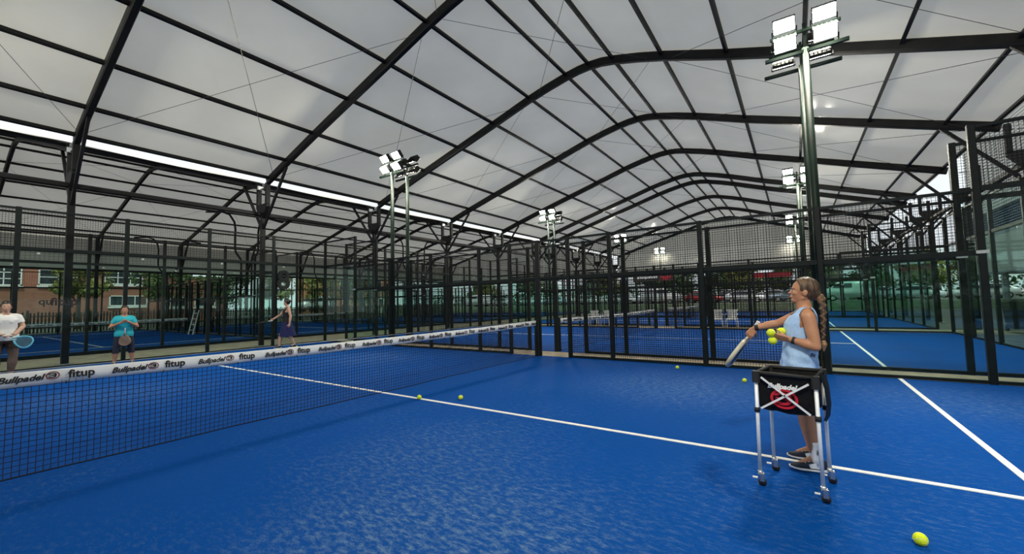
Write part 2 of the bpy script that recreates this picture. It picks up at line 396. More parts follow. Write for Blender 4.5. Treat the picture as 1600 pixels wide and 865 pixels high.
# ------------------------------------------------------------------ fences
def wire_panel(w_, h, pitch=.05, r=.003):
    def mk():
        b = MB(); n = max(2, round(w_/pitch)); m = max(2, round(h/pitch))
        for i in range(n+1): b.wire((w_*i/n, 0, 0), (w_*i/n, 0, h), r)
        for j in range(m+1): b.wire((0, .003, h*j/m), (w_, .003, h*j/m), r)
        return b.mesh('wire_mesh', WIRE)
    return cached(('wm', round(w_, 3), round(h, 3), pitch, r), mk)
def fence_bays(t, bays, axis, pitch=.05, r=.003):
    """bays: list of (a0, a1, segments, post0) along local X; segments (z0, z1, 'g'|'m'|'o')"""
    rz = 0
    for a0, a1, segs in bays:
        for z0, z1, k in segs:
            if k == 'g':
                part('glass_pane', boxmesh((a1-a0-.02, .012, z1-z0-.04), GLASS), t, ((a0+a1)/2, 0, (z0+z1)/2))
            elif k == 'm':
                part('wire_mesh', wire_panel(a1-a0, z1-z0, pitch, r), t, (a0, 0, z0), kind='stuff')
            if k != 'o' or z0 > 0:
                part('rail', boxmesh((a1-a0, .045, .05), POST), t, ((a0+a1)/2, 0, z0+.03))
            if k != 'o':
                part('rail', boxmesh((a1-a0, .045, .05), POST), t, ((a0+a1)/2, 0, z1-.005))
def side_fence(x0, y, label, pitch=.05, r=.003, group=None):
    t = thing('court_fence', label, 'fence', (x0, y, 0), 0, group)
    bays = []
    for i in range(10):
        a0, a1 = 2*i, 2*i+2
        if i in (0, 9): sg = [(0, 3, 'g'), (3, 4, 'm')]
        elif i in (1, 8): sg = [(0, 2, 'g'), (2, 3, 'm')]
        else: sg = [(0, 2, 'm'), (2, 3, 'm')]
        if i == 4:
            bays.append((8, 9.1, sg)); bays.append((9.1, 10, [(0, 2, 'o'), (2, 3, 'm')])); continue
        if i == 5:
            bays.append((10, 10.9, [(0, 2, 'o'), (2, 3, 'm')])); bays.append((10.9, 12, sg)); continue
        bays.append((a0, a1, sg))
    fence_bays(t, bays, 0, pitch, r)
    for a, h in ((0, 4.03), (2, 4.03), (4, 3.03), (6, 3.03), (8, 3.03), (9.1, 3.03), (10, 3.03), (10.9, 3.03), (12, 3.03), (14, 3.03), (16, 3.03), (18, 4.03), (20, 4.03)):
        wd = .12 if a == 10 else .09
        part('post', boxmesh((wd, .085, h), POST, .008), t, (a, 0, h/2))
    for a in (2, 18):   # clamps of the pane corners
        part('clamp', boxmesh((.14, .11, .05), GALV), t, (a, 0, 2.02))
    return t
def end_wall(x, y0, label, pitch=.05, r=.003):
    t = thing('end_wall', label, 'glass wall', (x, y0, 0), R(90))
    fence_bays(t, [(2*i, 2*i+2, [(0, 3, 'g'), (3, 4, 'm')]) for i in range(5)], 1, pitch, r)
    for i in range(6): part('post', boxmesh((.09, .085, 4.03), POST, .008), t, (2*i, 0, 2.015))
    for i in range(1, 5):
        for dz in (2.7, 1.5): part('clamp', boxmesh((.05, .07, .05), GALV), t, (2*i+.35, -.0, 2.9 if dz > 2 else 2.9)) if dz > 2 else None
    return t
side_fence(-10, 5, 'dark green mesh and glass side fence right behind the trainer and the net end')
side_fence(-10, 5.95, 'second dark mesh fence just behind the trainer side fence')
side_fence(-10, 15.95, 'mesh fence on the far side of the second court, above the white chairs', .1, .003)
side_fence(-10, 17.9, 'mesh fence behind the white chairs, near side of the third court', .1, .003)
side_fence(-10, 27.9, 'mesh fence on the far side of the third court', .1, .0035)
side_fence(-10, 29.4, 'mesh fence on the near side of the farthest court', .1, .0035)
side_fence(-10, 39.4, 'farthest mesh fence in front of the car park bank', .1, .0035)
side_fence(-10, -5, 'mesh fence on the camera side of the nearest court, behind the viewer', .1, .003)
EW1 = end_wall(-10, -5, 'glass end wall with mesh top behind the three far players')
end_wall(10, -5, 'glass end wall at the right end of the nearest court')
for i, (x0, x1, y0, y1, nm) in enumerate(COURTS[1:4]):
    end_wall(-10, y0, 'left glass end wall of the '+nm, .1, .003); end_wall(10, y0, 'right glass end wall of the '+nm, .1, .003)
for i, (x0, x1, y0, y1, nm) in enumerate(COURTS[4:]):
    EWN = end_wall(x1, y0, 'near glass end wall of the '+nm, .1, .003); EW2 = EWN if i == 0 else EW2; end_wall(x0, y0, 'far glass end wall of the '+nm, .1, .0035)
    if i: side_fence(x0, y0, 'near mesh side fence of the '+nm, .1, .003)
    side_fence(x0, y1, 'far mesh side fence of the '+nm, .1, .003)

# ------------------------------------------------------------------ nets
def net(x, y0, label, fine):
    t = thing('padel_net', label, 'net', (x, y0, 0)); Lg = 10.0
    top = lambda y: .87 + .05*((y-5)/5)**2
    bow = lambda y, z: -.0 + (.02*math.sin(y*1.3+1)+.012*math.sin(y*3.7))*(1-z/.8)
    n = round(Lg/.0455) if fine else 100; m = 17 if fine else 8; r = .0026 if fine else .0028
    b = MB()
    for i in range(n+1):
        y = Lg*i/n; pts = []
        for j in range(5 if fine else 3):
            z = .004 + (top(y)-.06)*j/(4 if fine else 2); pts.append((bow(y, z), y, z))
        b.tube(pts, r, 4, cap=False)
    for j in range(m+1):
        pts = []
        for i in range(61 if fine else 21):
            y = Lg*i/(60 if fine else 20); z = .006 + (top(y)-.09)*j/m; pts.append((bow(y, z), y, z))
        b.tube(pts, r*(2.4 if j == 0 else 1), 4, cap=False)
    part('net_mesh', b.mesh('net_mesh', NETC), t, kind='stuff')
    # band folded over the cable: two faces and a rounded top
    rings = []; K = 80
    for i in range(K+1):
        y = .02 + (Lg-.04)*i/K; zt = top(y); wv = .004*math.sin(y*2.9)+.003*math.sin(y*7.3)
        lo = zt - .125 + .004*math.sin(y*4.4)
        rings.append([(x_+wv*(1 if z_ < zt-.03 else 0), y, z_) for x_, z_ in ((.007, lo), (.009, zt-.06), (.008, zt-.01), (.004, zt), (-.004, zt), (-.008, zt-.01), (-.009, zt-.06), (-.007, lo))])
    bb = MB(); bb.loft(rings)
    band = part('net_band', bb.mesh('net_band', BAND, True), t)
    part('cable', MB().tube([(0, .0, top(0)-.01), (0, Lg, top(Lg)-.01)], .004, 6).mesh('cable', GALV), t)
    for y in (0.12, Lg-.12):
        part('post', MB().bbox((0, y, .47), (.11, .09, .94), .012).mesh('post', POST), t)
    # lettering on the face seen from the camera (+X)
    k = 0; y = 1.58 - 1.42
    while y < Lg-.3:
        zt = top(y) - .062
        if fine or True:
            o = part('lettering', text_mesh('fitup', .098, INK, 0, .0026), band, (.0165, y, zt+.008), (R(90), 0, R(90)))
            if fine:
                part('tie', MB().tube([(.012, y-.1, zt-.05), (.017, y-.1, zt-.058), (.010, y-.1, zt-.075)], .004, 5).mesh('tie', NETC), band)
        o = part('lettering', text_mesh('Bullpadel', .072, INK, .35, .0022), band, (.0165, y+.335, zt-.004), (R(90), 0, R(90)))
        part('emblem', emblem_mesh(.044, .036, REDINK, INK), band, (.0165, y+.525, zt+.002), (R(90), 0, R(90)))
        y += .71
    return t
net(0, -5, 'black padel net with white printed band across the nearest court', True)
net(0, 5.95, 'padel net with white band on the second court behind the fence', False)
net(0, 17.9, 'padel net with white band on the third court, half hidden by fences', False)
net(-23.9, -5.1, 'padel net on the left back court beyond the sandy path', False)
net(-23.9, 5.9, 'padel net on the middle back court beyond the sandy path', False)

# ------------------------------------------------------------------ roofs
PX = np.array([-10.5, -9, -7.4, -5.4, -3.6, -2.0, -1.2, -.45, 0.0, .38, .8, 1.2, 2.0, 2.75, 4.4, 6.1, 7.87, 9.55, 10.65])
PZ = np.array([6.15, 6.63, 7.12, 7.7, 8.22, 8.70, 8.90, 9.055, 9.12, 9.14, 9.115, 9.04, 8.83, 8.60, 8.03, 7.49, 6.93, 6.40, 6.06])
PURX = [-10.35, -9.1, -7.35, -5.4, -3.6, -1.95, -.45, .38, 1.2, 2.7, 4.4, 6.1, 7.85, 9.55, 10.5]
ROWS = [-12, -7, -2, 3, 8, 13, 18, 23, 25, 30, 35, 40]
def roof(label, fx, fz, gable):
    """fx, fz map the profile of the main vault to this vault"""
    c = bpy.data.objects.new('ceiling', None); COL.objects.link(c); c['kind'] = 'structure'; c['label'] = label
    X = np.array([fx(x) for x in PX]); Z = np.array([fz(x, z) for x, z in zip(PX, PZ)])
    prof = [(x, z) for x, z in zip(X, Z)]
    # rib: oval-edged beam following the profile
    b = MB(); rings = []
    for i, (x, z) in enumerate(prof):
        x0, z0 = prof[max(i-1, 0)]; x1, z1 = prof[min(i+1, len(prof)-1)]
        d = Vector((x1-x0, 0, z1-z0)).normalized(); nrm = Vector((-d.z, 0, d.x))
        if nrm.z < 0: nrm = -nrm
        ring = []
        for u, v in ((-.055, -.13), (.055, -.13), (.075, -.09), (.075, .09), (.055, .13), (-.055, .13), (-.075, .09), (-.075, -.09)):
            p = Vector((x, u, z)) + nrm*v; ring.append(tuple(p))
        rings.append(ring)
    b.loft(rings); rib = b.mesh('rib', STEEL)
    for y in ROWS: part('rib', rib, c, (0, y, 0))
    # connection plates on the ribs
    gaps = [(ROWS[i], ROWS[i+1]) for i in range(len(ROWS)-1)]
    def rm(g):
        mb = MB(); rr = []
        for i, (x, z) in enumerate(prof): rr.append(((x, .0, z+.15), (x, g, z+.15)))
        # subdivide along y with a little sag between ribs
        ny = 6; vs = []; fs = []
        for i, (x, z) in enumerate(prof):
            for j in range(ny+1):
                t_ = j/ny; vs.append((x, g*t_, z+.16 - .05*math.sin(math.pi*t_)))
        for i in range(len(prof)-1):
            for j in range(ny): fs.append((i*(ny+1)+j, i*(ny+1)+j+1, (i+1)*(ny+1)+j+1, (i+1)*(ny+1)+j))
        mb.add(vs, fs); return mb.mesh('membrane', MEMB, True)
    mem = {5: rm(5), 2: rm(2)}
    pur = {g: MB().box((0, g/2, 0), (.075, g-.14, .10)).mesh('purlin', STEEL) for g in (5, 2)}
    xs_sorted = sorted(zip(X, Z))
    zi = lambda x: float(np.interp(x, [p[0] for p in xs_sorted], [p[1] for p in xs_sorted]))
    for y0, y1 in gaps:
        part('membrane', mem[y1-y0], c, (0, y0, 0))
        for px in PURX:
            x = fx(px); z = zi(x); sl = math.atan2(zi(x+.2)-zi(x-.2), .4)
            part('purlin', pur[y1-y0], c, (x, y0, z+.05), (0, -sl, 0))
        if y1-y0 == 5 and y1 > -3:
            for a, q in ((-9.9, -2.3), (-1.5, 2.3), (3.0, 10.0)):
                for s, e in ((a, q), (q, a)):
                    p0 = (fx(s), y0+.1, zi(fx(s))-.1); p1 = (fx(e), y1-.1, zi(fx(e))-.1)
                    part('tie_wire', MB().wire(p0, p1, .007).mesh('tie_wire', CABLE), c)
    if gable:
        mb = MB(); vs = []; fs = []
        for i, (x, z) in enumerate(prof):
            for k in range(4):
                vs.append((x, 40.1, 4.3 + (z+.1-4.3)*k/3))
        for i in range(len(prof)-1):
            for k in range(3): fs.append((i*4+k, i*4+k+1, (i+1)*4+k+1, (i+1)*4+k))
        mb.add(vs, fs); part('gable_membrane', mb.mesh('gable', MEMB), c)
        part('gable_rail', MB().box(((X[0]+X[-1])/2, 40.05, 4.3), (abs(X[-1]-X[0]), .1, .12)).mesh('rail', STEEL), c)
        for i in (2, 4, 9, 14, 16):
            part('gable_post', MB().box((X[i], 40.2, (Z[i]+4.3)/2), (.06, .06, Z[i]-4.3)).mesh('gp', STEEL), c)
    return c
c1 = roof('white membrane vault on dark ribs over the near row of courts', lambda x: x, lambda x, z: z, True)
sx2 = 25.0/21.15
c2 = roof('white membrane vault over the back row of courts on the left', lambda x: -11.3 - (x+10.5)*sx2, lambda x, z: z - .03 + (x+10.5)/21.15*.68 + .02*0, True)
# side curtain at the far eave of the left vault
cur = struct('wall_left', MB().box((-36.42, 14, 5.72), (.03, 52, 2.64)).mesh('curtain', MEMB), 'white side curtain under the far eave on the left')
part('curtain_rail', MB().box((-36.4, 14, 4.42), (.1, 52, .16)).mesh('rail', STEEL), cur)
part('curtain_rail', MB().box((-36.38, 14, 5.6), (.08, 52, .08)).mesh('rail', STEEL), cur)

# columns: post, fork bracket, braces up to the ribs
def column(x, y, label, both=True, flip=1, xo=.33, zr=6.1, group=None):
    t = thing('roof_column', label, 'column', (x, y, 0), 0, group)
    part('post', boxmesh((.15, .15, 4.95), STEEL, .015), t, (0, 0, 2.475))
    part('base_plate', boxmesh((.32, .32, .03), GALV), t, (0, 0, .003))
    def fork():
        b = MB()
        b.add([(-.06, -.07, 4.75), (.06, -.07, 4.75), (.40, -.07, 5.2), (.40, -.07, 5.32), (-.40, -.07, 5.32), (-.40, -.07, 5.2),
               (-.06, .07, 4.75), (.06, .07, 4.75), (.40, .07, 5.2), (.40, .07, 5.32), (-.40, .07, 5.32), (-.40, .07, 5.2)],
              [(0, 1, 2, 3, 4, 5), (11, 10, 9, 8, 7, 6), (0, 6, 7, 1), (1, 7, 8, 2), (2, 8, 9, 3), (3, 9, 10, 4), (4, 10, 11, 5), (5, 11, 6, 0)])
        b.box((-.34, 0, 5.68), (.12, .14, .85)); b.box((.34, 0, 5.68), (.12, .14, .85))
        return b.mesh('fork_bracket', STEEL)
    part('fork_bracket', cached('fork', fork), t)
    part('gutter_clip', cached('clip', lambda: MB().box((-.25, 0, 6.0), (.05, .2, .14)).box((.18, 0, 6.02), (.05, .2, .1)).box((0, 0, 5.93), (.3, .1, .03)).mesh('clip', GALV)), t)
    def br(s): return MB().bar((s*.06, 0, 4.4), (s*1.72, 0, 6.42), .07, .09).mesh('brace', STEEL)
    if flip >= 0: part('brace', cached('brp', lambda: br(1)), t)
    if flip <= 0: part('brace', cached('brm', lambda: br(-1)), t)
    return t
k = 0
for y in ROWS[1:]:
    if y < -3: continue
    lab = 'dark roof column with forked head and braces, %s from the left behind the far end wall' % ORD[k]
    column(-10.87, y, lab, flip=0); k += 1
k = 0
for y in ROWS[1:]:
    if y < 3: continue
    column(11.1, y, 'dark roof column with forked head at the right of the courts, %s from the near end' % ORD[k], flip=0); k += 1
k = 0
for y in ROWS[1:]:
    if y < -3: continue
    t = thing('roof_column', 'slim dark column under the far left eave curtain, %s from the left' % ORD[k], 'column', (-36.3, y, 0)); k += 1
    part('post', boxmesh((.2, .2, 6.8), STEEL, .02), t, (0, 0, 3.4))
    part('brace', cached('brl', lambda: MB().bar((.06, 0, 4.6), (1.6, 0, 7.0), .1, .12).mesh('brace', STEEL)), t)
def longbeam(x, z, label):
    t = thing('eave_beam', label, 'beam', (x, 0, z))
    for y0, y1 in zip(ROWS[1:-1], ROWS[2:]):
        part('beam_segment', MB().bbox((0, (y0+y1)/2, 0), (.16, y1-y0-.16, .15), .03).mesh('seg', STEEL), t)
    return t
longbeam(-10.87, 4.93, 'long dark beam joining the column heads behind the far end wall')
longbeam(11.1, 4.93, 'long dark beam joining the column heads on the right')

# ------------------------------------------------------------------ floodlight poles
def lamp_pole_proto():
    t = thing('floodlight_pole', 'x', 'floodlight')
    part('pole', MB().tube([(0, 0, 0), (0, 0, 6.12)], [.075, .06], 8).mesh('pole', POLEG, True), t)
    part('base_plate', boxmesh((.17, .15, .03), GALV), t, (0, .0, .005))
    part('crossbar', boxmesh((1.3, .06, .06), POLEG), t, (0, -.02, 6.05))
    part('crossbar', boxmesh((1.1, .05, .05), POLEG), t, (0, -.02, 6.46))
    part('upright', boxmesh((.05, .05, .55), POLEG), t, (0, 0, 6.33))
    body = MB().bbox((0, .03, 0), (.37, .07, .27), .02)
    body.box((0, -.035, .133), (.37, .10, .012)).box((-.18, -.02, 0), (.012, .06, .27)).box((.18, -.02, 0), (.012, .06, .27))
    for i in range(6): body.box((-.17+.068*i, .085, 0), (.012, .06, .26))
    bm_ = body.mesh('lamp_body', LAMPB); gm_ = MB().add([(-.165, -.008, -.115), (.165, -.008, -.115), (.165, -.008, .115), (-.165, -.008, .115)], [(0, 1, 2, 3)]).mesh('lamp_glass', LAMPM)
    brm = MB().box((-.2, .03, -.17), (.02, .03, .2)).box((.2, .03, -.17), (.02, .03, .2)).box((0, .03, -.26), (.42, .03, .02)).mesh('lamp_bracket', LAMPB)
    for sx in (-.31, .31):
        for z, tl in ((6.27, 44), (6.66, 40)):
            h = part('lamp_head', bm_, t, (sx, -.06, z), (R(tl), 0, 0))
            part('lamp_glass', gm_, h); part('lamp_bracket', brm, h)
    return t
lp = lamp_pole_proto()
first = [True]
def lamp_pole(x, y, rz, label):
    t = lp if first[0] else copy_tree(lp); first[0] = False
    t.location = (x, y, 0); t.rotation_euler = (0, 0, rz); t['label'] = label; return t
lamp_pole(6.0, 5.12, 0, 'tall green floodlight pole with blazing lamps right behind the trainer')
lamp_pole(-6.0, 5.12, 0, 'green floodlight pole with blazing lamps left of centre, behind the net')
lamp_pole(5.95, 5.8, R(180), 'floodlight pole turned away, close behind the trainer floodlight pole')
lamp_pole(-5.9, 5.72, R(180), 'floodlight pole turned away with dark lamp backs, left of centre')
for sx, nm in ((6, 'right'), (-6.2, 'left')):
    lamp_pole(sx*.985, 16.5, 0, 'lit floodlight pole on the far side of the second court, %s of centre' % nm)
    lamp_pole(sx, 17.4, R(180), 'floodlight pole turned away beyond the second court, %s of centre' % nm)
    lamp_pole(sx*.97, 28.4, 0, 'lit floodlight pole on the far side of the third court, %s of centre' % nm)
    lamp_pole(sx*.95, 39.75, 0, 'small distant lit floodlight pole before the car park, %s of centre' % nm)
    lamp_pole(sx, -5.2, R(180), 'floodlight pole behind the camera side of the nearest court, %s end' % nm)

# goose-neck court lamps of the back row, in back-to-back pairs
def goose(x, y, s, label):
    t = thing('gooseneck_lamp', label, 'lamp', (x, y, 0))
    pts = [(0, -.15*s, 0), (0, -.15*s, 3.7), (0, -.12*s, 3.95), (0, .12*s, 4.3), (0, .15*s, 4.55), (0, .15*s, 5.5), (0, .2*s, 5.85), (0, .42*s, 6.2), (0, .75*s, 6.3)]
    pts = [(a, -b, c) for a, b, c in pts]
    part('neck', MB().tube(pts, .05, 6).mesh('neck', POST, True), t)
    part('lamp_head', boxmesh((.25, .75, .09), LAMPB, .02), t, (0, -1.05*s, 6.25), (R(9*s), 0, 0))
gl = [(-29.9, 5.0, 5.8, 'left'), (-18, 5.0, 5.8, 'near left'), (-29.9, 16.0, 17.8, 'centre'), (-18, 16.0, 17.8, 'near centre'), (-29.9, 28.0, 29.3, 'far')]
for x, ya, yb, nm in gl:
    goose(x, ya, 1, 'dark gooseneck lamp facing the camera side, %s pair on the back courts' % nm)
    goose(x, yb, -1, 'dark gooseneck lamp facing away, %s pair on the back courts' % nm)

# ------------------------------------------------------------------ signs and prints
t = thing('number_sign', 'large black number 8 hanging between two back courts', 'sign', (-13.85, 5.25, 2.62))
part('digit', text_mesh('8', 1.22, RUB, 0, .022, .04), t, (0, 0, 0), (R(90), 0, R(90)))
part('hanger', MB().bar((-.02, -.35, .3), (-.02, .65, .3), .03, .03).bar((-.02, 0, .3), (-.02, 0, .42), .03, .03).mesh('hanger', POST), t)
part('lettering', text_mesh('fitup', .27, INK, 0, .007, .001), EW1, (2.83, -.008, 1.68), (R(90), 0, 0), 'black word fitup on the glass')
part('lettering', text_mesh('qu', .30, INK, 0, .006, .001), EW2, (3.06, -.008, 1.76), (R(90), 0, 0), 'black letters on the glass')
part('lettering', text_mesh('fitup', .30, INK, 0, .006, .001), EW2, (7.4, -.008, 1.75), (R(90), 0, 0), 'black word fitup on the glass')
t = thing('banner', 'black banner with white brand lettering and red emblem on the far mesh fence', 'banner', (-.05, 15.88, 2.52))
part('board', boxmesh((1.9, .03, .55), mat('banner_black', (.012, .011, .012), .6, noise=.2)), t)
part('panel', boxmesh((.62, .034, .55), mat('banner_red', (.07, .008, .012), .6, noise=.3)), t, (.64, 0, 0))
part('lettering', text_mesh('Bullpadel', .27, WHITEINK, .35, .008), t, (-.28, -.02, -.02), (R(90), 0, 0))
part('emblem', emblem_mesh(.24, .21, RED, RED), t, (.62, -.02, 0), (R(90), 0, 0))

# ------------------------------------------------------------------ balls
def seam_pts(r, n=60):
    P = []
    for i in range(n+1):
        a = 2*math.pi*i/n
        p = Vector((math.cos(a)+.28*math.cos(3*a), math.sin(a)-.28*math.sin(3*a), .85*math.sin(2*a))); P.append(p.normalized()*r)
    return P
ball_me = MB().sphere((0, 0, 0), .0335, 24, 14).mesh('ball', BALLM, True)
seam_me = MB().tube(seam_pts(.0333), .0013, 5, cap=False).mesh('seam', BALLS, True)
def ball(loc, label, group=None, rot=(0, 0, 0)):
    o = link('padel_ball', ball_me, None, loc, rot); tag(o, label, 'ball', group); part('seam', seam_me, o); return o
ball((.914, -.03, .0335), 'yellow ball on the blue floor beside the white centre line, left of two', rot=(1, .4, 2))
ball((1.476, .26, .0335), 'yellow ball on the blue floor, right of the one touching the centre line', rot=(.3, 1.4, 1))
ball((3.574, 4.38, .0335), 'small yellow ball near the foot of the mesh side fence', rot=(2, .4, .2))
ball((4.831, 3.5, .0335), 'yellow ball on the floor behind the black ball cart, below the racket', rot=(1, 2.4, 2))
ball((6.105, -1.075, .0335), 'big nearest yellow ball at the lower right of the floor', rot=(.8, .2, .9))
ball((-8.72, 3.2, .0335), 'pale ball on the far floor just above the net band by the walking player', rot=(.1, .4, 2))

# ------------------------------------------------------------------ ball cart
def ball_cart():
    A, B = Vector((5.312, -.668, 0)), Vector((5.688, -.752, 0)); D, Cc = Vector((5.385, -.31, 0)), Vector((5.745, -.36, 0))
    ctr = (A+B+Cc+D)/4
    t = thing('ball_cart', 'black fabric ball cart on silver legs with casters in front of the trainer', 'ball cart', (ctr.x, ctr.y, 0))
    L_ = lambda p, z, s=1.0: Vector(((p.x-ctr.x)*s, (p.y-ctr.y)*s, z))
    corners = [A, B, Cc, D]; H = .835
    for P, nm in zip(corners, 'abcd'):
        ff = part('leg', MB().tube([L_(P, .10), L_(P, H-.06, .97)], .0125, 10).mesh('leg', ALU, True), t)
        part('collar', MB().tube([L_(P, .54, .985), L_(P, .575, .985)], .019, 10).mesh('collar', RUB, True), ff)
        part('corner_joint', MB().bbox(L_(P, H-.03, .97), (.05, .05, .085), .01).mesh('corner_joint', RUB), ff)
        cs = part('caster', MB().cyl(L_(P, .092), (0, 0, 1), .017, .03).mesh('caster', CHROME, True), t)
        off = Vector((.012, -.006, 0))
        part('caster_fork', MB().box(L_(P, .062)+off+Vector((0, -.016, 0)), (.03, .004, .055)).box(L_(P, .062)+off+Vector((0, .016, 0)), (.03, .004, .055)).box(L_(P, .088)+off*.5, (.04, .036, .006)).mesh('caster_fork', CHROME), cs)
        part('wheel', MB().cyl(L_(P, .027)+off, (0, 1, 0), .027, .022, 18).mesh('wheel', RUB, True), cs)
        part('brake_tab', MB().box(L_(P, .052)+Vector((-.035, -.004, 0)), (.032, .016, .008)).mesh('brake_tab', PLAST), cs)
    # top rim
    rim = MB()
    for P, Q in zip(corners, corners[1:]+corners[:1]): rim.tube([L_(P, H, .97), L_(Q, H, .97)], .014, 8)
    part('rim', rim.mesh('rim', RUB, True), t)
    # fabric bag: sagging four-sided sack, open at the top
    rings = []
    for z, s, sag in ((H+.004, .955, 0), (H-.04, .94, .004), (H-.10, .925, .004), (H-.17, .915, .006), (H-.24, .91, .01), (H-.27, .88, .02), (H-.29, .6, .0)):
        ring = []
        for i, (P, Q) in enumerate(zip(corners, corners[1:]+corners[:1])):
            for k in range(6):
                u = k/6; p = P.lerp(Q, u); n = (p-ctr); q = L_(p, z, s)
                q.x *= 1-sag*math.sin(math.pi*u)*3; q.y *= 1-sag*math.sin(math.pi*u)*3
                q.z += .006*math.sin(9*u+i*2)*(1 if z < H-.2 else .3); ring.append(tuple(q))
        rings.append(ring)
    b = MB(); b.loft(rings, True, False); n = len(rings[0]); o = len(b.v)-n; b.f.append(tuple(range(o, o+n)))
    bag = part('bag', b.mesh('bag', BAGM, False), t)
    # cloth flap hanging on the right side
    fl = MB(); rr = []
    for z, w_ in ((H+.01, .02), (H-.1, .05), (H-.2, .055), (H-.28, .045), (H-.33, .02)):
        rr.append([tuple(L_(B.lerp(Cc, u), z, .985+.0*w_) + Vector((w_*(.6+.4*math.sin(u*3.1)), 0, .02*math.sin(u*7)))) for u in (.15, .3, .45, .6, .75, .9)])
    fl.loft(rr, False, False); part('flap', fl.mesh('flap', BAGM, True), t)
    # side face frame (front = A->B): X brace, lettering, emblem
    ex = (B-A).normalized(); nrm = Vector((ex.y, -ex.x, 0)); rz = math.atan2(ex.y, ex.x)
    def onface(u, z, off): return L_(A.lerp(B, u), z, .97) + nrm*off
    xb = part('x_brace', MB().bar(onface(.10, H-.03, .014), onface(.90, .575, .014), .014, .005, nrm).mesh('x_brace', ALU), t)
    part('x_brace', MB().bar(onface(.90, H-.045, .020), onface(.08, .575, .020), .014, .005, nrm).mesh('x_brace', ALU), t)
    part('rivet', MB().cyl(onface(.5, .69, .024), nrm, .006, .006, 8).mesh('rivet', RUB), t)
    part('lettering', text_mesh('Bullpadel', .050, WHITEINK, .3, .0022), bag, onface(.44, H-.088, -.004), (R(90), 0, rz))
    part('emblem', emblem_mesh(.088, .072, RED, RED), bag, onface(.47, .66, -.006), (R(90), 0, rz), label='red oval emblem')
    # back face brace and side braces
    ey = (Cc-D)
    part('x_brace', MB().bar(L_(D.lerp(Cc, .1), H-.03, .98), L_(D.lerp(Cc, .9), .575, .98), .014, .005, (0, 1, 0)).mesh('x_brace', ALU), t)
    part('x_brace', MB().bar(L_(D.lerp(Cc, .9), H-.03, 1.0), L_(D.lerp(Cc, .1), .575, 1.0), .014, .005, (0, 1, 0)).mesh('x_brace', ALU), t)
    return t
ball_cart()

# ------------------------------------------------------------------ people
SKIN = mat('tanned_skin', (.46, .215, .115), .5, noise=.1, nscale=9, bump=.05, bscale=200)
SKIN2 = mat('light_skin', (.52, .31, .22), .5, noise=.1, nscale=9)
SKIN3 = mat('brown_skin', (.40, .20, .12), .5, noise=.1, nscale=9)
HAIR = mat('dark_blond_hair', (.085, .046, .022), .45, noise=.7, nscale=40, stretch=(1, 1, .25), bump=.6, bscale=90)
BRAID = mat('blond_brown_braid', (.13, .070, .032), .5, noise=.6, nscale=60, bump=.6, bscale=120)
HAIRD = mat('dark_hair', (.018, .011, .008), .45, noise=.5, nscale=40)
TANK = mat('pale_blue_jersey', (.36, .53, .80), .85, noise=.08, nscale=60)
TEE = mat('white_jersey', (.72, .73, .72), .85, noise=.05, nscale=10)
TURQ = mat('turquoise_jersey', (.012, .36, .44), .8, noise=.08, nscale=10)
BLACKJ = mat('black_jersey', (.008, .008, .009), .8, noise=.2)
NAVY = mat('navy_jersey', (.010, .011, .028), .8, noise=.2)
NAVYB = mat('blue_navy_skirt', (.006, .008, .075), .8, noise=.25)
TIGHT = mat('taupe_leggings', (.13, .085, .065), .8, noise=.15)
SHOE = mat('navy_mesh_shoe', (.018, .024, .045), .75, noise=.3, nscale=60)
SOLE = mat('white_sole', (.80, .82, .85), .6, noise=.05)
EYEW = mat('eye_white', (.75, .75, .75), .3, noise=.02); EYED = mat('eye_dark', (.02, .012, .01), .25, noise=.05)
LIP = mat('lip', (.40, .11, .09), .5, noise=.05)
GRIP = mat('white_grip', (.78, .78, .78), .7, noise=.06, nscale=40)
RGOLD = mat('pale_gold_racket', (.55, .50, .38), .35, noise=.1, nscale=10)
RBLACK = mat('black_racket', (.01, .01, .012), .4, noise=.2)
RBLUE = mat('pale_blue_racket', (.10, .42, .60), .4, noise=.1)
RTAUPE = mat('taupe_racket', (.20, .14, .11), .5, noise=.2)

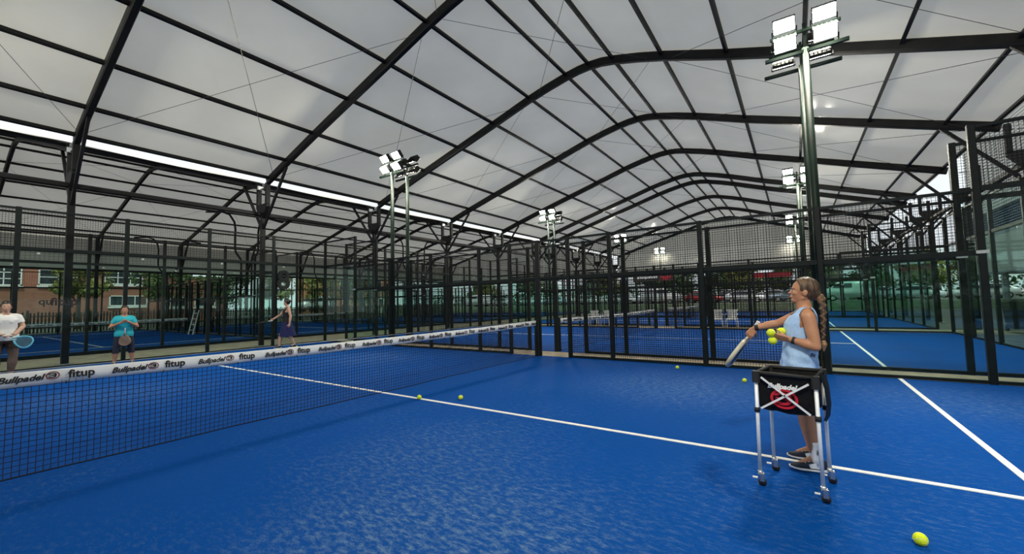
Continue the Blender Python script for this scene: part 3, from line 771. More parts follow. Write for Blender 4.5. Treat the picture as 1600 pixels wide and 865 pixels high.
def remesh(mb, name, m, vox, smooth=4, keep=None, weight=None, disp=None):
    me = mb.mesh(name+'_raw', None); o = bpy.data.objects.new('tmp', me); COL.objects.link(o)
    md = o.modifiers.new('r', 'REMESH'); md.mode = 'VOXEL'; md.voxel_size = vox
    dg = bpy.context.evaluated_depsgraph_get(); out = bpy.data.meshes.new_from_object(o.evaluated_get(dg))
    bpy.data.objects.remove(o); bpy.data.meshes.remove(me)
    n = len(out.vertices); co = np.empty(n*3); out.vertices.foreach_get('co', co); co = co.reshape(-1, 3)
    e = np.empty(len(out.edges)*2, dtype=np.int64); out.edges.foreach_get('vertices', e); e = e.reshape(-1, 2)
    deg = np.bincount(e.ravel(), minlength=n).astype(float); deg[deg == 0] = 1
    wt = np.ones(n) if weight is None else weight(co)
    for it in range(smooth):
        s = np.zeros_like(co)
        for a in range(3):
            s[:, a] = np.bincount(e[:, 0], co[e[:, 1], a], n) + np.bincount(e[:, 1], co[e[:, 0], a], n)
        co = co + (wt*.6)[:, None]*(s/deg[:, None]-co)
    if disp is not None: co = disp(co)
    out.vertices.foreach_set('co', co.ravel())
    if keep is not None:
        fl = np.empty(len(out.loops), dtype=np.int64); out.loops.foreach_get('vertex_index', fl)
        ls = [p.vertices[:] for p in out.polygons]; fc = np.array([co[list(x)].mean(0) for x in ls])
        k = keep(fc); faces = [x for x, q in zip(ls, k) if q]
        used = sorted({i for f in faces for i in f}); mp = {u: i for i, u in enumerate(used)}
        o2 = bpy.data.meshes.new(name); o2.from_pydata([tuple(co[u]) for u in used], [], [tuple(mp[i] for i in f) for f in faces])
        bpy.data.meshes.remove(out); out = o2
    out.name = name; out.materials.clear(); out.materials.append(m)
    out.polygons.foreach_set('use_smooth', [True]*len(out.polygons)); out.update()
    return out

def oval_rings(rows, fwd, lat, n=20, grow=0.0):
    """rows: (centre, half depth along fwd, half width along lat)"""
    out = []
    for c, a, b in rows:
        c = Vector(c); ring = []
        for k in range(n):
            q = 2*math.pi*k/n; cs, sn = math.cos(q), math.sin(q)
            x = math.copysign(abs(cs)**.85, cs)*(a+grow); y = math.copysign(abs(sn)**.85, sn)*(b+grow)
            ring.append(tuple(c + fwd*x + lat*y))
        out.append(ring)
    return out
def hand(b, wrist, d, n_, s, curls=(.5, .55, .6, .65), thumb=(.6, .8, .1), k=1.0, spread=.05):
    """d: towards the fingers, n_: palm normal (fingers curl that way), s: towards the thumb"""
    wrist, d, n_, s = Vector(wrist), Vector(d).normalized(), Vector(n_).normalized(), Vector(s).normalized()
    L = (.068, .076, .070, .054); off = (.030, .010, -.010, -.029)
    for i in range(4):
        base = wrist + d*(.082 - .006*abs(i-1))*k + s*off[i]*k
        b.cap(wrist + d*.012*k + s*off[i]*.6*k, base, .013*k, .0115*k, 8)
        p = base; ang = curls[i]*.5; dd = (d + s*off[i]*spread*30).normalized()
        for fr, rr in ((.45, .0092), (.32, .0085), (.23, .0075)):
            q = p + (dd*math.cos(ang) + n_*math.sin(ang))*L[i]*fr*k
            b.cap(p, q, rr*k, (rr-.0008)*k, 8); p = q; ang += curls[i]
    t0 = wrist + d*.025*k + s*.022*k
    td = (d*thumb[0] + s*thumb[1] + n_*thumb[2]).normalized()
    p1 = t0 + td*.040*k; b.cap(t0, p1, .0135*k, .0105*k, 8)
    td2 = (td + d*.5 + n_*.35).normalized(); p2 = p1 + td2*.030*k; b.cap(p1, p2, .0100*k, .009*k, 8)
    p3 = p2 + (td2 + d*.3 + n_*.2).normalized()*.024*k; b.cap(p2, p3, .009*k, .0075*k, 8)
def limb(b, a, m, c, r0, r1, r2, bulge=1.08):
    a, m, c = Vector(a), Vector(m), Vector(c)
    b.cap(a, a.lerp(m, .45), r0, (r0+r1)/2*bulge, 12); b.cap(a.lerp(m, .45), m, (r0+r1)/2*bulge, r1, 12)
    b.cap(m, m.lerp(c, .35), r1, r1*bulge, 12); b.cap(m.lerp(c, .35), c, r1*bulge, r2, 12)
def head(b, c, f, u, k=1.0, nose=True):
    """c: centre of the skull, f: face direction, u: up"""
    c, f, u = Vector(c), Vector(f).normalized(), Vector(u).normalized(); s = f.cross(u).normalized()
    M = Matrix((f, s, u)).transposed()
    b.sphere(c, (.094*k, .074*k, .100*k), 20, 14, M)
    b.sphere(c + f*.030*k - u*.045*k, (.062*k, .060*k, .080*k), 16, 12, M)
    b.sphere(c + f*.062*k - u*.100*k, (.030*k, .032*k, .026*k), 12, 8, M)          # chin
    for e in (-1, 1):
        b.cap(c - u*.072*k + s*e*.050*k, c + f*.058*k - u*.104*k + s*e*.016*k, .020*k, .018*k, 8)     # jaw
        b.sphere(c + f*.058*k - u*.040*k + s*e*.036*k, (.026*k, .024*k, .024*k), 10, 8, M)  # cheek
        b.sphere(c - f*.004*k - u*.028*k + s*e*.076*k, (.020*k, .010*k, .032*k), 10, 8, M)  # ear
    b.sphere(c + f*.076*k + u*.004*k, (.020*k, .050*k, .014*k), 12, 8, M)           # brow
    b.cap(c + f*.084*k - u*.008*k, c + f*.108*k - u*.043*k, .008*k, .011*k, 8)     # nose
    b.sphere(c + f*.090*k - u*.074*k, (.012*k, .024*k, .010*k), 10, 6, M)           # mouth
    return M, s
def face_parts(t, c, f, u, k=1.0):
    c, f, u = Vector(c), Vector(f).normalized(), Vector(u).normalized(); s = f.cross(u).normalized(); M = Matrix((f, s, u)).transposed()
    for e in (-1, 1):
        p = c + f*.0715*k - u*.020*k + s*e*.031*k
        ey = part('eye', MB().sphere(p, (.010*k, .0135*k, .0075*k), 12, 8, M).mesh('eye', EYEW, True), t)
        part('iris', MB().sphere(p + f*.0055*k, (.006*k, .0075*k, .0078*k), 10, 6, M).mesh('iris', EYED, True), ey)
        part('eyebrow', MB().cap(p + f*.010*k + u*.020*k - s*e*.016*k, p + f*.004*k + u*.022*k + s*e*.016*k, .004*k, .003*k, 6).mesh('eyebrow', HAIRD, True), t)
    part('lips', MB().sphere(c + f*.096*k - u*.075*k, (.010*k, .021*k, .008*k), 12, 6, M).mesh('lips', LIP, True), t)
def shoe(t, ankle, d, k=1.0, up=SHOE, side=None):
    """shoe standing on the floor under the ankle; d: toe direction"""
    a = Vector((ankle[0], ankle[1], 0)); d = Vector(d).normalized(); l = Vector((-d.y, d.x, 0))
    def ring(x, w_, z0, z1): return [tuple(a + d*x*k + l*(w_*k*math.cos(q)) + Vector((0, 0, (z0 + (z1-z0)*(math.sin(q)*.5+.5))*k))) for q in [2*math.pi*i/14 for i in range(14)]]
    S = [(-.072, .010, .008, .03), (-.066, .030, .003, .038), (-.03, .036, .002, .030), (.04, .036, .002, .028), (.10, .045, .002, .028), (.15, .040, .006, .034), (.178, .022, .014, .036), (.186, .006, .02, .034)]
    U = [(-.070, .012, .02, .085), (-.060, .028, .015, .105), (-.025, .034, .015, .105), (.02, .036, .015, .098), (.06, .038, .015, .082), (.11, .041, .015, .062), (.15, .036, .018, .052), (.176, .018, .022, .042)]
    so = part('shoe', MB().loft([ring(*x) for x in U]).mesh('shoe', up, True), t)
    part('sole', MB().loft([ring(*x) for x in S]).mesh('sole', SOLE, True), so)
    lc = MB()
    for i in range(4):
        x = .03+.022*i; z = .094-.013*i
        lc.cap(a + d*x*k + l*.022*k + Vector((0, 0, z*k)), a + d*(x+.004)*k - l*.022*k + Vector((0, 0, z*k)), .004*k, .004*k, 6)
    part('laces', lc.mesh('laces', WHITEINK, True), so)
    if side:
        for e in (-1, 1):
            sm = MB(); sm.add([tuple(a + d*x*k + l*e*w_*k + Vector((0, 0, z*k))) for x, w_, z in ((-.045, .036, .035), (.045, .0385, .035), (.055, .0375, .062), (.01, .0365, .078), (-.035, .035, .062))], [(0, 1, 2, 3, 4)])
            part('side_stripe', sm.mesh('stripe', side), so)
    return so
def racket(label, butt, axis, normal, frame, face, k=1.0):
    """padel racket: drop-shaped head with holes, open throat, grip; axis from butt to tip"""
    A = Vector(axis).normalized(); N = Vector(normal); N = (N - A*N.dot(A)).normalized(); S = A.cross(N)
    t = thing('padel_racket', label, 'racket', butt)
    P = lambda x, y, z=0: tuple(A*x*k + S*y*k + N*z*k)
    out = [(.195, .030), (.225, .068), (.265, .100), (.315, .122), (.365, .128), (.405, .115), (.435, .085), (.452, .045), (.456, 0)]
    out = out + [(x, -y) for x, y in out[-2::-1]]
    b = MB(); b.tube([P(x, y) for x, y in out] , .019*k, 8); part('frame', b.mesh('frame', frame, True), t)
    inn = [(.215+(x-.195)*.93, y*.90) for x, y in out]; n = len(inn); f = MB()
    vs = [P(x, y, z) for z in (-.015, .015) for x, y in inn]
    f.add(vs, [tuple(range(n-1, -1, -1)), tuple(range(n, 2*n))] + [(i, (i+1) % n, n+(i+1) % n, n+i) for i in range(n)])
    fc = part('face', f.mesh('face', face), t)
    h = MB()
    for i in range(-3, 4):
        for j in range(6):
            x, y = .285+.026*j, .027*i
            if (x-.345)**2/.0075 + y*y/.0075 < 1.25:
                h.cyl(P(x, y), N, .0055*k, .0315*k, 6)
    part('holes', h.mesh('holes', RUB), fc, kind='stuff')
    th = MB(); th.tube([P(.12, .010), P(.165, .020), P(.20, .034)], .011*k, 8); th.tube([P(.12, -.010), P(.165, -.020), P(.20, -.034)], .011*k, 8)
    part('throat', th.mesh('throat', frame, True), t)
    part('grip', MB().tube([P(.0, 0), P(.006, 0), P(.14, 0)], [.017*k, .0150*k, .0145*k], 10).mesh('grip', GRIP, True), t)
    part('butt_cap', MB().tube([P(-.008, 0), P(.004, 0)], .0175*k, 10).mesh('butt_cap', GRIP, True), t)
    return t

# --- the trainer
def trainer():
    t = thing('person', 'woman in pale blue tank top with long braid, holding racket and three balls', 'person', (0, 0, 0))
    F, LT = Vector((-1, 0, 0)), Vector((0, 1, 0)); Y0 = -.05
    b = MB()
    rows = [(.74, 5.53, 5.705, .160), (.82, 5.525, 5.708, .160), (.90, 5.535, 5.708, .146), (1.0, 5.545, 5.705, .125), (1.1, 5.535, 5.722, .138), (1.18, 5.535, 5.735, .148), (1.235, 5.575, 5.735, .145), (1.275, 5.60, 5.722, .105), (1.305, 5.612, 5.70, .06)]
    b.loft(oval_rings([(((x0+x1)/2, Y0, z), (x1-x0)/2, h) for z, x0, x1, h in rows], F, LT))
    for e in (-1, 1): b.sphere((5.568, Y0+e*.062, 1.165), (.046, .056, .055), 14, 10)
    sn, sf = Vector((5.678, -.205, 1.238)), Vector((5.63, .115, 1.245))
    b.cap((5.66, Y0-.05, 1.285), sn, .040, .050); b.cap((5.655, Y0+.05, 1.285), sf, .040, .048)
    b.cap((5.66, Y0, 1.27), (5.648, Y0, 1.39), .060, .053)
    en, wn = Vector((5.712, -.255, 1.003)), Vector((5.553, -.222, 1.051))
    limb(b, sn, en, wn, .050, .038, .025)
    ef, wf = Vector((5.455, .150, 1.163)), Vector((5.275, .132, 1.122))
    limb(b, sf, ef, wf, .048, .036, .024)
    hand(b, wn + Vector((-.012, 0, .004)), (-.95, .12, .18), (-.15, .72, .60), (-.1, -.55, .83), (.50, .42, .38, .5), (.75, .5, .5), .90)
    hand(b, wf + Vector((-.006, -.004, -.006)), (-.60, .02, -.80), (.10, .99, -.02), (.80, .0, -.60), (.85, .95, 1.0, 1.0), (.55, .55, .75), .95)
    for (h, kx, a) in (((5.625, -.135, .78), (5.622, -.152, .44), (5.667, -.182, .11)), ((5.625, .035, .78), (5.605, .060, .43), (5.648, .085, .10))):
        limb(b, h, kx, a, .088, .052, .034, 1.10); b.cap(a, (a[0]-.10, a[1], .05), .032, .025)
    hc = Vector((5.668, Y0, 1.462)); f = Vector((-1, 0, .15)); u = Vector((.15, 0, 1))
    M, s = head(b, hc, f, u, .985)
    hp = [Vector((5.47, -.21, 1.07)), Vector((5.235, .12, 1.06))]
    def wt(co):
        d = np.minimum(np.linalg.norm(co-np.array(hp[0]), axis=1), np.linalg.norm(co-np.array(hp[1]), axis=1))
        fc = np.linalg.norm(co-np.array(hc+f*.06-u*.03), axis=1)
        return np.clip((d-.07)/.05, .12, 1)*np.clip((fc-.04)/.06, .35, 1)
    part('body', remesh(b, 'body', SKIN, .0050, 7, None, wt), t)
    face_parts(t, hc, f, u, .985)
    # hair: swept back cap
    hb = MB(); MM = M
    hb.sphere(hc + Vector((.006, 0, .006)), (.102, .080, .104), 22, 16, MM); hb.sphere(hc + Vector((.055, 0, -.035)), (.055, .062, .060), 16, 10); hb.cap(hc + Vector((.07, 0, -.04)), hc + Vector((.098, 0, -.062)), .035, .022)
    zl = [1.30, 1.345, 1.40, 1.425, 1.46, 1.50, 1.53, 1.56, 1.60]; xl = [5.69, 5.69, 5.682, 5.668, 5.634, 5.632, 5.622, 5.600, 5.59]
    def keep(c):
        return c[:, 0] > np.interp(c[:, 2], zl, xl) + .014*np.abs(c[:, 1]-Y0)/.08*0
    part('hair', remesh(hb, 'hair', HAIR, .005, 3, keep), t)
    br = MB()
    path = [Vector((5.755, Y0-.008, 1.402)), Vector((5.778, Y0-.03, 1.36)), Vector((5.782, Y0-.05, 1.27)), Vector((5.775, Y0-.06, 1.17)), Vector((5.768, Y0-.06, 1.07))]
    N = 13
    for i in range(N+1):
        q = i/N*(len(path)-1); j = min(int(q), len(path)-2); c = path[j].lerp(path[j+1], q-j); rr = .030 - .012*i/N
        e = 1 if i % 2 else -1
        br.cap(c + Vector((e*rr*.55, -.006, .016)), c + Vector((-e*rr*.35, -.012, -.012)), rr*.62, rr*.5, 8)
        br.cap(c + Vector((-e*rr*.3, .012, .012)), c + Vector((e*rr*.3, .01, -.014)), rr*.6, rr*.55, 8)
    bd = part('braid', remesh(br, 'braid', BRAID, .0045, 1), t)
    part('hair_tie', MB().tube([(5.768, Y0-.06, 1.065), (5.768, Y0-.06, 1.045)], .014, 10).mesh('tie', RUB, True), bd)
    tf = MB(); tf.cap((5.768, Y0-.06, 1.045), (5.772, Y0-.062, 1.01), .014, .022, 10); tf.cap((5.772, Y0-.062, 1.01), (5.766, Y0-.06, .955), .022, .006, 10)
    part('braid_tuft', remesh(tf, 'tuft', mat('blond_tips', (.30, .17, .075), .5, noise=.4, nscale=60), .005, 1), bd)
    # tank top: loose shell, wide armholes
    tb = MB()
    rows = [(.74, 5.460, 5.730, .197), (.82, 5.466, 5.724, .19), (.95, 5.482, 5.728, .172), (1.03, 5.490, 5.728, .160), (1.1, 5.490, 5.735, .158), (1.18, 5.505, 5.744, .160), (1.24, 5.545, 5.744, .158), (1.285, 5.588, 5.730, .118), (1.32, 5.604, 5.705, .075)]
    tb.loft(oval_rings([(((x0+x1)/2, Y0, z), (x1-x0)/2, h) for z, x0, x1, h in rows], F, LT, 28))
    tb.cap((5.66, Y0-.05, 1.285), sn + Vector((0, .012, .002)), .047, .058); tb.cap((5.655, Y0+.05, 1.285), sf, .047, .056)
    def keept(c):
        x, y, z = c[:, 0], c[:, 1], c[:, 2]; dy = np.abs(y-Y0)
        k = z > .765
        cx = np.where(y < Y0, 5.676, 5.640); ra = np.where(y < Y0, .060, .048)
        arm = ((x-cx)/ra)**2 + ((z-1.225)/.088)**2 < 1
        k &= ~(arm & (dy > .085)); k &= ~((dy > .135) & (z > 1.15) & (np.abs(x-cx) < ra))
        k &= ~((dy < .078) & (z > 1.265 + (x-5.60)*.42))
        k &= ~(z > 1.315)
        return k
    def wr(co):
        c = co.copy(); dx, dy = c[:, 0]-5.605, c[:, 1]-Y0; an = np.arctan2(dy, dx); a = np.clip((1.16-c[:, 2])/.3, 0, 1)
        g = (.006*np.sin(an*9+c[:, 2]*14) + .004*np.sin(an*5-c[:, 2]*31) + .003*np.sin(c[:, 2]*70+an*4))*a
        rr = np.hypot(dx, dy)+1e-6; c[:, 0] += g*dx/rr; c[:, 1] += g*dy/rr; return c
    tk = part('tank_top', remesh(tb, 'tank_top', TANK, .0055, 4, keept, None, wr), t)
    part('lettering', text_mesh('fit', .042, INK, .2, .0012), tk, (5.688, -.2175, .93), (R(90), R(8), R(14)))
    st = MB()
    st.loft(oval_rings([((5.615, Y0, z), .103+g, .172+g) for z, g in ((.86, 0), (.78, .0), (.70, .004), (.56, .016))], F, LT, 24), True, False)
    part('shorts', st.mesh('shorts', BLACKJ, True), t)
    for a, z1 in ((Vector((5.667, -.182, 0)), .235), (Vector((5.648, .085, 0)), .215)):
        sk = part('sock', MB().tube([a + Vector((.002, 0, .05)), a + Vector((.0, 0, .11)), a + Vector((-.004, .004, z1-.02)), a + Vector((-.006, .005, z1))], [.037, .0385, .041, .0415], 14).mesh('sock', WHITEINK, True), t)
    part('lettering', text_mesh('080', .026, INK, 0, .0006), t, (5.684, -.2215, .165), (R(90), R(-84), R(12)))
    shoe(t, (5.667, -.182), (-1, -.10, 0), 1.0, SHOE, SOLE); shoe(t, (5.648, .085), (-1, -.06, 0), 1.0, SHOE, SOLE)
    wbm = lambda p, q, r: MB().tube([p, q], r, 14).mesh('wristband', RUB, True)
    part('watch', wbm(wn + Vector((.004, 0, -.002)), wn + Vector((.034, -.004, -.011)), .0300), t)
    part('wristband', wbm(wf + Vector((-.004, 0, -.002)), wf + Vector((.026, 0, .003)), .0285), t)
    return t
trainer()
racket('pale gold padel racket seen edge-on in the hand of the woman with the braid', (5.300, .168, 1.170), (-.552, .0, -.834), (-.83, .07, .55), RGOLD, RBLACK, 1.08)
ball((5.413, -.205, 1.103), 'yellow ball held on top in the fingers of the woman with the braid', 'balls in the hand', (1, 2, .3))
ball((5.421, -.190, 1.037), 'yellow ball held lowest in the hand of the woman with the braid', 'balls in the hand', (.2, 1, .3))
ball((5.487, -.150, 1.112), 'yellow ball half hidden behind the fingers of the woman with the braid', 'balls in the hand', (2, .5, .3))

# --- the other three players: shared builder in a local frame (forward, left, up)
def player(label, loc, face, H, J, shape, skin, hairm, clothes, headdir=None, vox=.0075):
    F = Vector((face[0], face[1], 0)).normalized(); Lf = Vector((-F.y, F.x, 0)); O = Vector((loc[0], loc[1], 0)); k = H/1.66
    W = lambda f, l, z: O + F*f*k + Lf*l*k + Vector((0, 0, z*k))
    t = thing('person', label, 'person', (0, 0, 0))
    b = MB(); wd, dp = shape
    lean = J.get('lean', 0)
    rows = [(.78, -.0, .105*dp, .165*wd), (.86, 0, .115*dp, .175*wd), (.95, 0, .105*dp, .155*wd), (1.04, lean*.3, .098*dp, .138*wd), (1.14, lean*.6, .105*dp, .150*wd), (1.24, lean*.9, .112*dp, .165*wd), (1.30, lean, .09*dp, .140*wd), (1.345, lean, .065, .085), (1.385, lean, .055, .058)]
    b.loft(oval_rings([(W(x, 0, z), d*k, w_*k) for z, x, d, w_ in rows], F, Lf))
    for e in (-1, 1): b.sphere(W(.075*dp+lean*.7, e*.07, 1.20), (.055*k, .055*k, .058*k), 12, 8)
    shs = {}
    for e, nm in ((1, 'l'), (-1, 'r')):
        s = W(lean, e*.158*wd, 1.298); shs[nm] = s
        b.cap(W(lean, e*.05, 1.355), s, .042*k, .052*k)
        el, wr = W(*J['el_'+nm]), W(*J['wr_'+nm]); limb(b, s, el, wr, .050*k, .039*k, .026*k)
        hd = J['hd_'+nm]; hd = [F*v[0]+Lf*v[1]+Vector((0, 0, v[2])) for v in hd]
        hand(b, wr, hd[0], hd[1], hd[2], (J.get('curl_'+nm, .5),)*4, (.6, .7, .3), k)
        h, kn, an = W(0, e*.085*wd, .82), W(*J['kn_'+nm]), W(*J['an_'+nm])
        limb(b, h, kn, an, .092*k*wd, .056*k*wd**.5, .037*k, 1.12); b.cap(an, an + Vector((F*.08*k + Vector((0, 0, -.045*k)))), .033*k, .025*k)
    hc = W(lean+.015+J.get('hf', 0), J.get('hl', 0), 1.545); b.cap(W(lean, 0, 1.34), hc - Vector((0, 0, .09*k)), .058*k, .052*k)
    f = F if headdir is None else Vector(headdir).normalized(); u = Vector((0, 0, 1))
    M, s = head(b, hc, f, u, k)
    hpn = [np.array(W(*J['wr_l'])), np.array(W(*J['wr_r']))]
    wt = lambda co: np.clip((np.minimum(np.linalg.norm(co-hpn[0], axis=1), np.linalg.norm(co-hpn[1], axis=1))-.10)/.06, .15, 1)*np.clip((np.linalg.norm(co-np.array(hc+f*.06), axis=1)-.05)/.06, .4, 1)
    part('body', remesh(b, 'body', skin, vox, 4, None, wt), t)
    face_parts(t, hc, f, u, k)
    hb = MB(); hb.sphere(hc + Vector((0, 0, .010)) - f*.004, (.108*k, .088*k, .110*k), 18, 12, M); hb.sphere(hc - f*.05*k - u*.03*k, (.055*k, .06*k, .06*k), 12, 8)
    if J.get('bun'): hb.sphere(hc - f*.11*k + u*.02*k, (.04*k,)*3, 10, 8)
    hcn, fn = np.array(hc), np.array(f)
    keep = lambda c: ((c-hcn)@fn < np.interp(c[:, 2]-hcn[2], [-.1*k, -.04*k, .02*k, .05*k, .07*k, .12*k], [.005*k, .022*k, .045*k, .068*k, .2*k, .2*k]))
    part('hair', remesh(hb, 'hair', hairm, .007, 2, keep), t)
    # clothes: inflated shells cut to length
    Hk = k
    for nm, m_, kind in clothes:
        g = MB()
        if kind == 'tee' or kind == 'vest':
            g.loft(oval_rings([(W(x, 0, z), d*k+.022, w_*k+.019) for z, x, d, w_ in rows[:-1]], F, Lf, 24))
            for e in (-1, 1): g.sphere(W(.075*dp+lean*.7, e*.07, 1.20), (.064*k, .064*k, .066*k), 12, 8)
            for e, s_ in ((1, 'l'), (-1, 'r')):
                sh = shs[s_]; el = W(*J['el_'+s_]); g.cap(W(lean, e*.05, 1.36), sh, .050*k, .064*k)
                if kind == 'tee': g.cap(sh, sh.lerp(el, .62), .064*k, .060*k)
            zt = 1.375*k; On, Fn, Ln = np.array(O), np.array(F), np.array(Lf)
            def kp(c, kind=kind):
                y = (c-On)@Ln; x = (c-On)@Fn; kk = (c[:, 2] < zt + 0*x) & (c[:, 2] > (.80 if kind == 'tee' else .87)*k)
                if kind == 'tee':
                    for s_ in 'lr':
                        sh = np.array(shs[s_]); el = np.array(W(*J['el_'+s_])); d_ = el-sh; tt = ((c-sh)@d_)/(d_@d_); dist = np.linalg.norm(c-sh-np.clip(tt, 0, 1.2)[:, None]*d_, axis=1)
                        kk &= ~((tt > .58) & (dist < .075*k))
                else:
                    kk &= ~((np.abs(y) > .125*wd*k) & (c[:, 2] > 1.19*k)); kk &= ~((np.abs(y) < .07*k) & (c[:, 2] > 1.30*k) & (x > 0))
                return kk
            part(nm, remesh(g, nm, m_, .008, 3, kp), t)
        elif kind.startswith('pants'):
            zl = float(kind[5:]); 
            g.loft(oval_rings([(W(0, 0, z), d*k+.012, w_*k+.012) for z, d, w_ in ((.74, .10*dp, .16*wd), (.80, .108*dp, .17*wd), (.86, .118*dp, .177*wd), (.97, .105*dp, .155*wd))], F, Lf, 20))
            for e, s_ in ((1, 'l'), (-1, 'r')):
                h, kn, an = W(0, e*.085*wd, .82), W(*J['kn_'+s_]), W(*J['an_'+s_]); limb(g, h, kn, an, .092*k*wd+.010, .056*k*wd**.5+.010, .037*k+.010, 1.12)
            part(nm, remesh(g, nm, m_, .008, 3, lambda c: (c[:, 2] > zl*k) & (c[:, 2] < .95*k)), t)
        elif kind == 'skirt':
            rr = oval_rings([(W(x, 0, z), d*k, w_*k) for z, x, d, w_ in ((.98, 0, .118*dp, .165*wd), (.86, 0, .13*dp, .185*wd), (.66, 0, .19, .19), (.46, -.02, .25, .20), (.40, -.03, .27, .20))], F, Lf, 36)
            rr = [[tuple(Vector(p) + F*(.012*math.sin(i*1.05)*j/4)) for i, p in enumerate(r_)] for j, r_ in enumerate(rr)]
            g.loft(rr, True, False); part(nm, g.mesh(nm, m_, True), t)
    return t, W
# white shirt, at the left edge
J = dict(el_l=(.03, .25, 1.09), wr_l=(.16, .14, .93), hd_l=((.5, -.6, -.5), (-.2, -.6, .4), (.6, .3, .5)), el_r=(.02, -.25, 1.08), wr_r=(.19, -.06, .93), hd_r=((.4, .6, -.5), (-.2, .6, .4), (.6, -.3, .5)),
         kn_l=(.03, .13, .46), an_l=(0, .10, .09), kn_r=(.03, -.12, .46), an_r=(0, -.10, .09), curl_l=.8, curl_r=.8, bun=True)
t, W = player('smiling woman in white shirt and black shorts at the left edge', (-8.8, -3.21), (14.4, -1.1, 0), 1.70, J, (1.12, 1.1), SKIN2, HAIRD,
              [('t_shirt', TEE, 'tee'), ('leggings', TIGHT, 'pants.12'), ('shorts', BLACKJ, 'pants.62')])
for e in (-1, 1): shoe(t, W(0, e*.10, 0), (14.4, -1.1, 0), 1.0, BLACKJ)
p = W(.235, -.03, .905); ax = W(.27, .40, .70) - p
racket('pale blue padel racket held low by the woman in the white shirt', p, ax, (1, -.1, .2), RBLUE, mat('teal_racket_face', (.02, .10, .17), .4, noise=.2))
# turquoise shirt
J = dict(el_l=(.10, .27, 1.06), wr_l=(.26, .08, 1.20), hd_l=((.3, -.8, .35), (-.2, -.5, -.5), (.3, -.1, .8)), el_r=(.08, -.28, 1.06), wr_r=(.26, -.09, 1.17), hd_r=((.3, .8, .35), (-.1, .5, .5), (.3, .1, .8)),
         kn_l=(.04, .16, .44), an_l=(.0, .19, .09), kn_r=(.04, -.15, .44), an_r=(0, -.18, .09), curl_l=.9, curl_r=.9, lean=.05)
t, W = player('woman in turquoise shirt and navy capri leggings with hands clasped', (-9.1, -1.19), (14.7, -3.1, 0), 1.56, J, (1.08, 1.12), SKIN3, HAIRD,
              [('t_shirt', TURQ, 'tee'), ('capri_leggings', NAVY, 'pants.33')])
for e in (-1, 1): shoe(t, W(0, e*.185, 0), (14.7, -3.1 + e*6, 0), 1.0, BLACKJ)
racket('taupe padel racket hanging between the thighs of the woman in turquoise', W(.17, .02, 1.02), (0, 0, -1), (1, -1.0, 0), RTAUPE, RTAUPE, .98)
# walking player
J = dict(el_l=(-.03, .22, 1.06), wr_l=(.0, .23, .82), hd_l=((.1, 0, -1), (.2, -.8, 0), (.8, .3, 0)), el_r=(.14, -.22, 1.10), wr_r=(.36, -.20, .98), hd_r=((.8, 0, -.5), (-.2, .8, -.3), (.4, .4, .6)),
         kn_l=(-.03, .09, .46), an_l=(-.20, .10, .12), kn_r=(.16, -.09, .46), an_r=(.20, -.08, .09), curl_r=.9, bun=True)
t, W = player('woman in black vest and navy culottes walking past, face turned away', (-9.05, 3.03), (-.15, -1, 0), 1.72, J, (.92, .92), SKIN2, HAIRD,
              [('vest', BLACKJ, 'vest'), ('culottes', NAVYB, 'skirt')], (-.75, -.6, 0))
shoe(t, W(-.20, .10, 0), (-.15, -1, 0), 1.0, BLACKJ); shoe(t, W(.20, -.08, 0), (-.15, -1, 0), 1.0, BLACKJ)
p = W(.40, -.17, .93); racket('black padel racket in the hand of the walking woman', p, W(.85, -.2, .86)-p, (0, .3, 1), RBLACK, RBLACK)

# ------------------------------------------------------------------ buildings on the left
def window_on(parent, x, y0, y1, z0, z1, cols, rows, fr=.09, sill=True):
    f = MB(); d = .10
    for z in (z0, z1): f.box((x+.05, (y0+y1)/2, z), (d, y1-y0+fr, fr))
    for y in (y0, y1): f.box((x+.05, y, (z0+z1)/2), (d, fr, z1-z0+fr))
    for i in range(1, cols): f.box((x+.05, y0+(y1-y0)*i/cols, (z0+z1)/2), (d*.8, fr*.8, z1-z0))
    for j in range(1, rows): f.box((x+.05, (y0+y1)/2, z0+(z1-z0)*j/rows), (d*.8, y1-y0, fr*.8))
    w_ = part('window', f.mesh('window_frame', PLAST), parent)
    part('pane', MB().box((x+.03, (y0+y1)/2, (z0+z1)/2), (.03, y1-y0, z1-z0)).mesh('pane', WGLASS), w_)
    if sill: part('sill', MB().box((x+.1, (y0+y1)/2, z0-.16), (.25, y1-y0+.25, .16)).mesh('sill', PLAST), w_)
t = thing('building', 'red brick building with white framed windows behind the left curtain', 'building', (-50, 0, 0))
t.location = (0, 0, 0)
part('wall', MB().box((-54, 2.5, 4.5), (8, 15, 9)).mesh('wall', BRICK), t)
part('plinth', MB().box((-49.97, 2.5, .3), (.12, 15, .6)).mesh('plinth', GREYCLAD), t)
window_on(t, -50, -2.2, .72, 3.86, 5.5, 3, 3); window_on(t, -50, 1.75, 4.1, 3.95, 5.3, 2, 2)
window_on(t, -50, 6.4, 9.2, 1.95, 2.9, 3, 1); window_on(t, -50, 6.0, 8.8, 4.1, 5.4, 3, 2)
t = thing('building', 'low red brick wing with white coping right of the brick building', 'building', (0, 0, 0))
part('wall', MB().box((-54, 13.2, 2.5), (7.8, 6.2, 5)).mesh('wall', BRICK), t)
part('coping', MB().box((-53.9, 13.2, 5.08), (8.1, 6.4, .18)).mesh('coping', PLAST), t)
window_on(t, -50.1, 10.5, 12.6, 1.75, 2.75, 3, 1); window_on(t, -50.1, 13.4, 15.3, 1.75, 2.75, 2, 1)
t = thing('building', 'orange brick house with white doors seen between the posts left of centre', 'building', (0, 0, 0))
part('wall', MB().box((-54, 35, 3.2), (8, 12, 6.4)).mesh('wall', BRICK2), t)
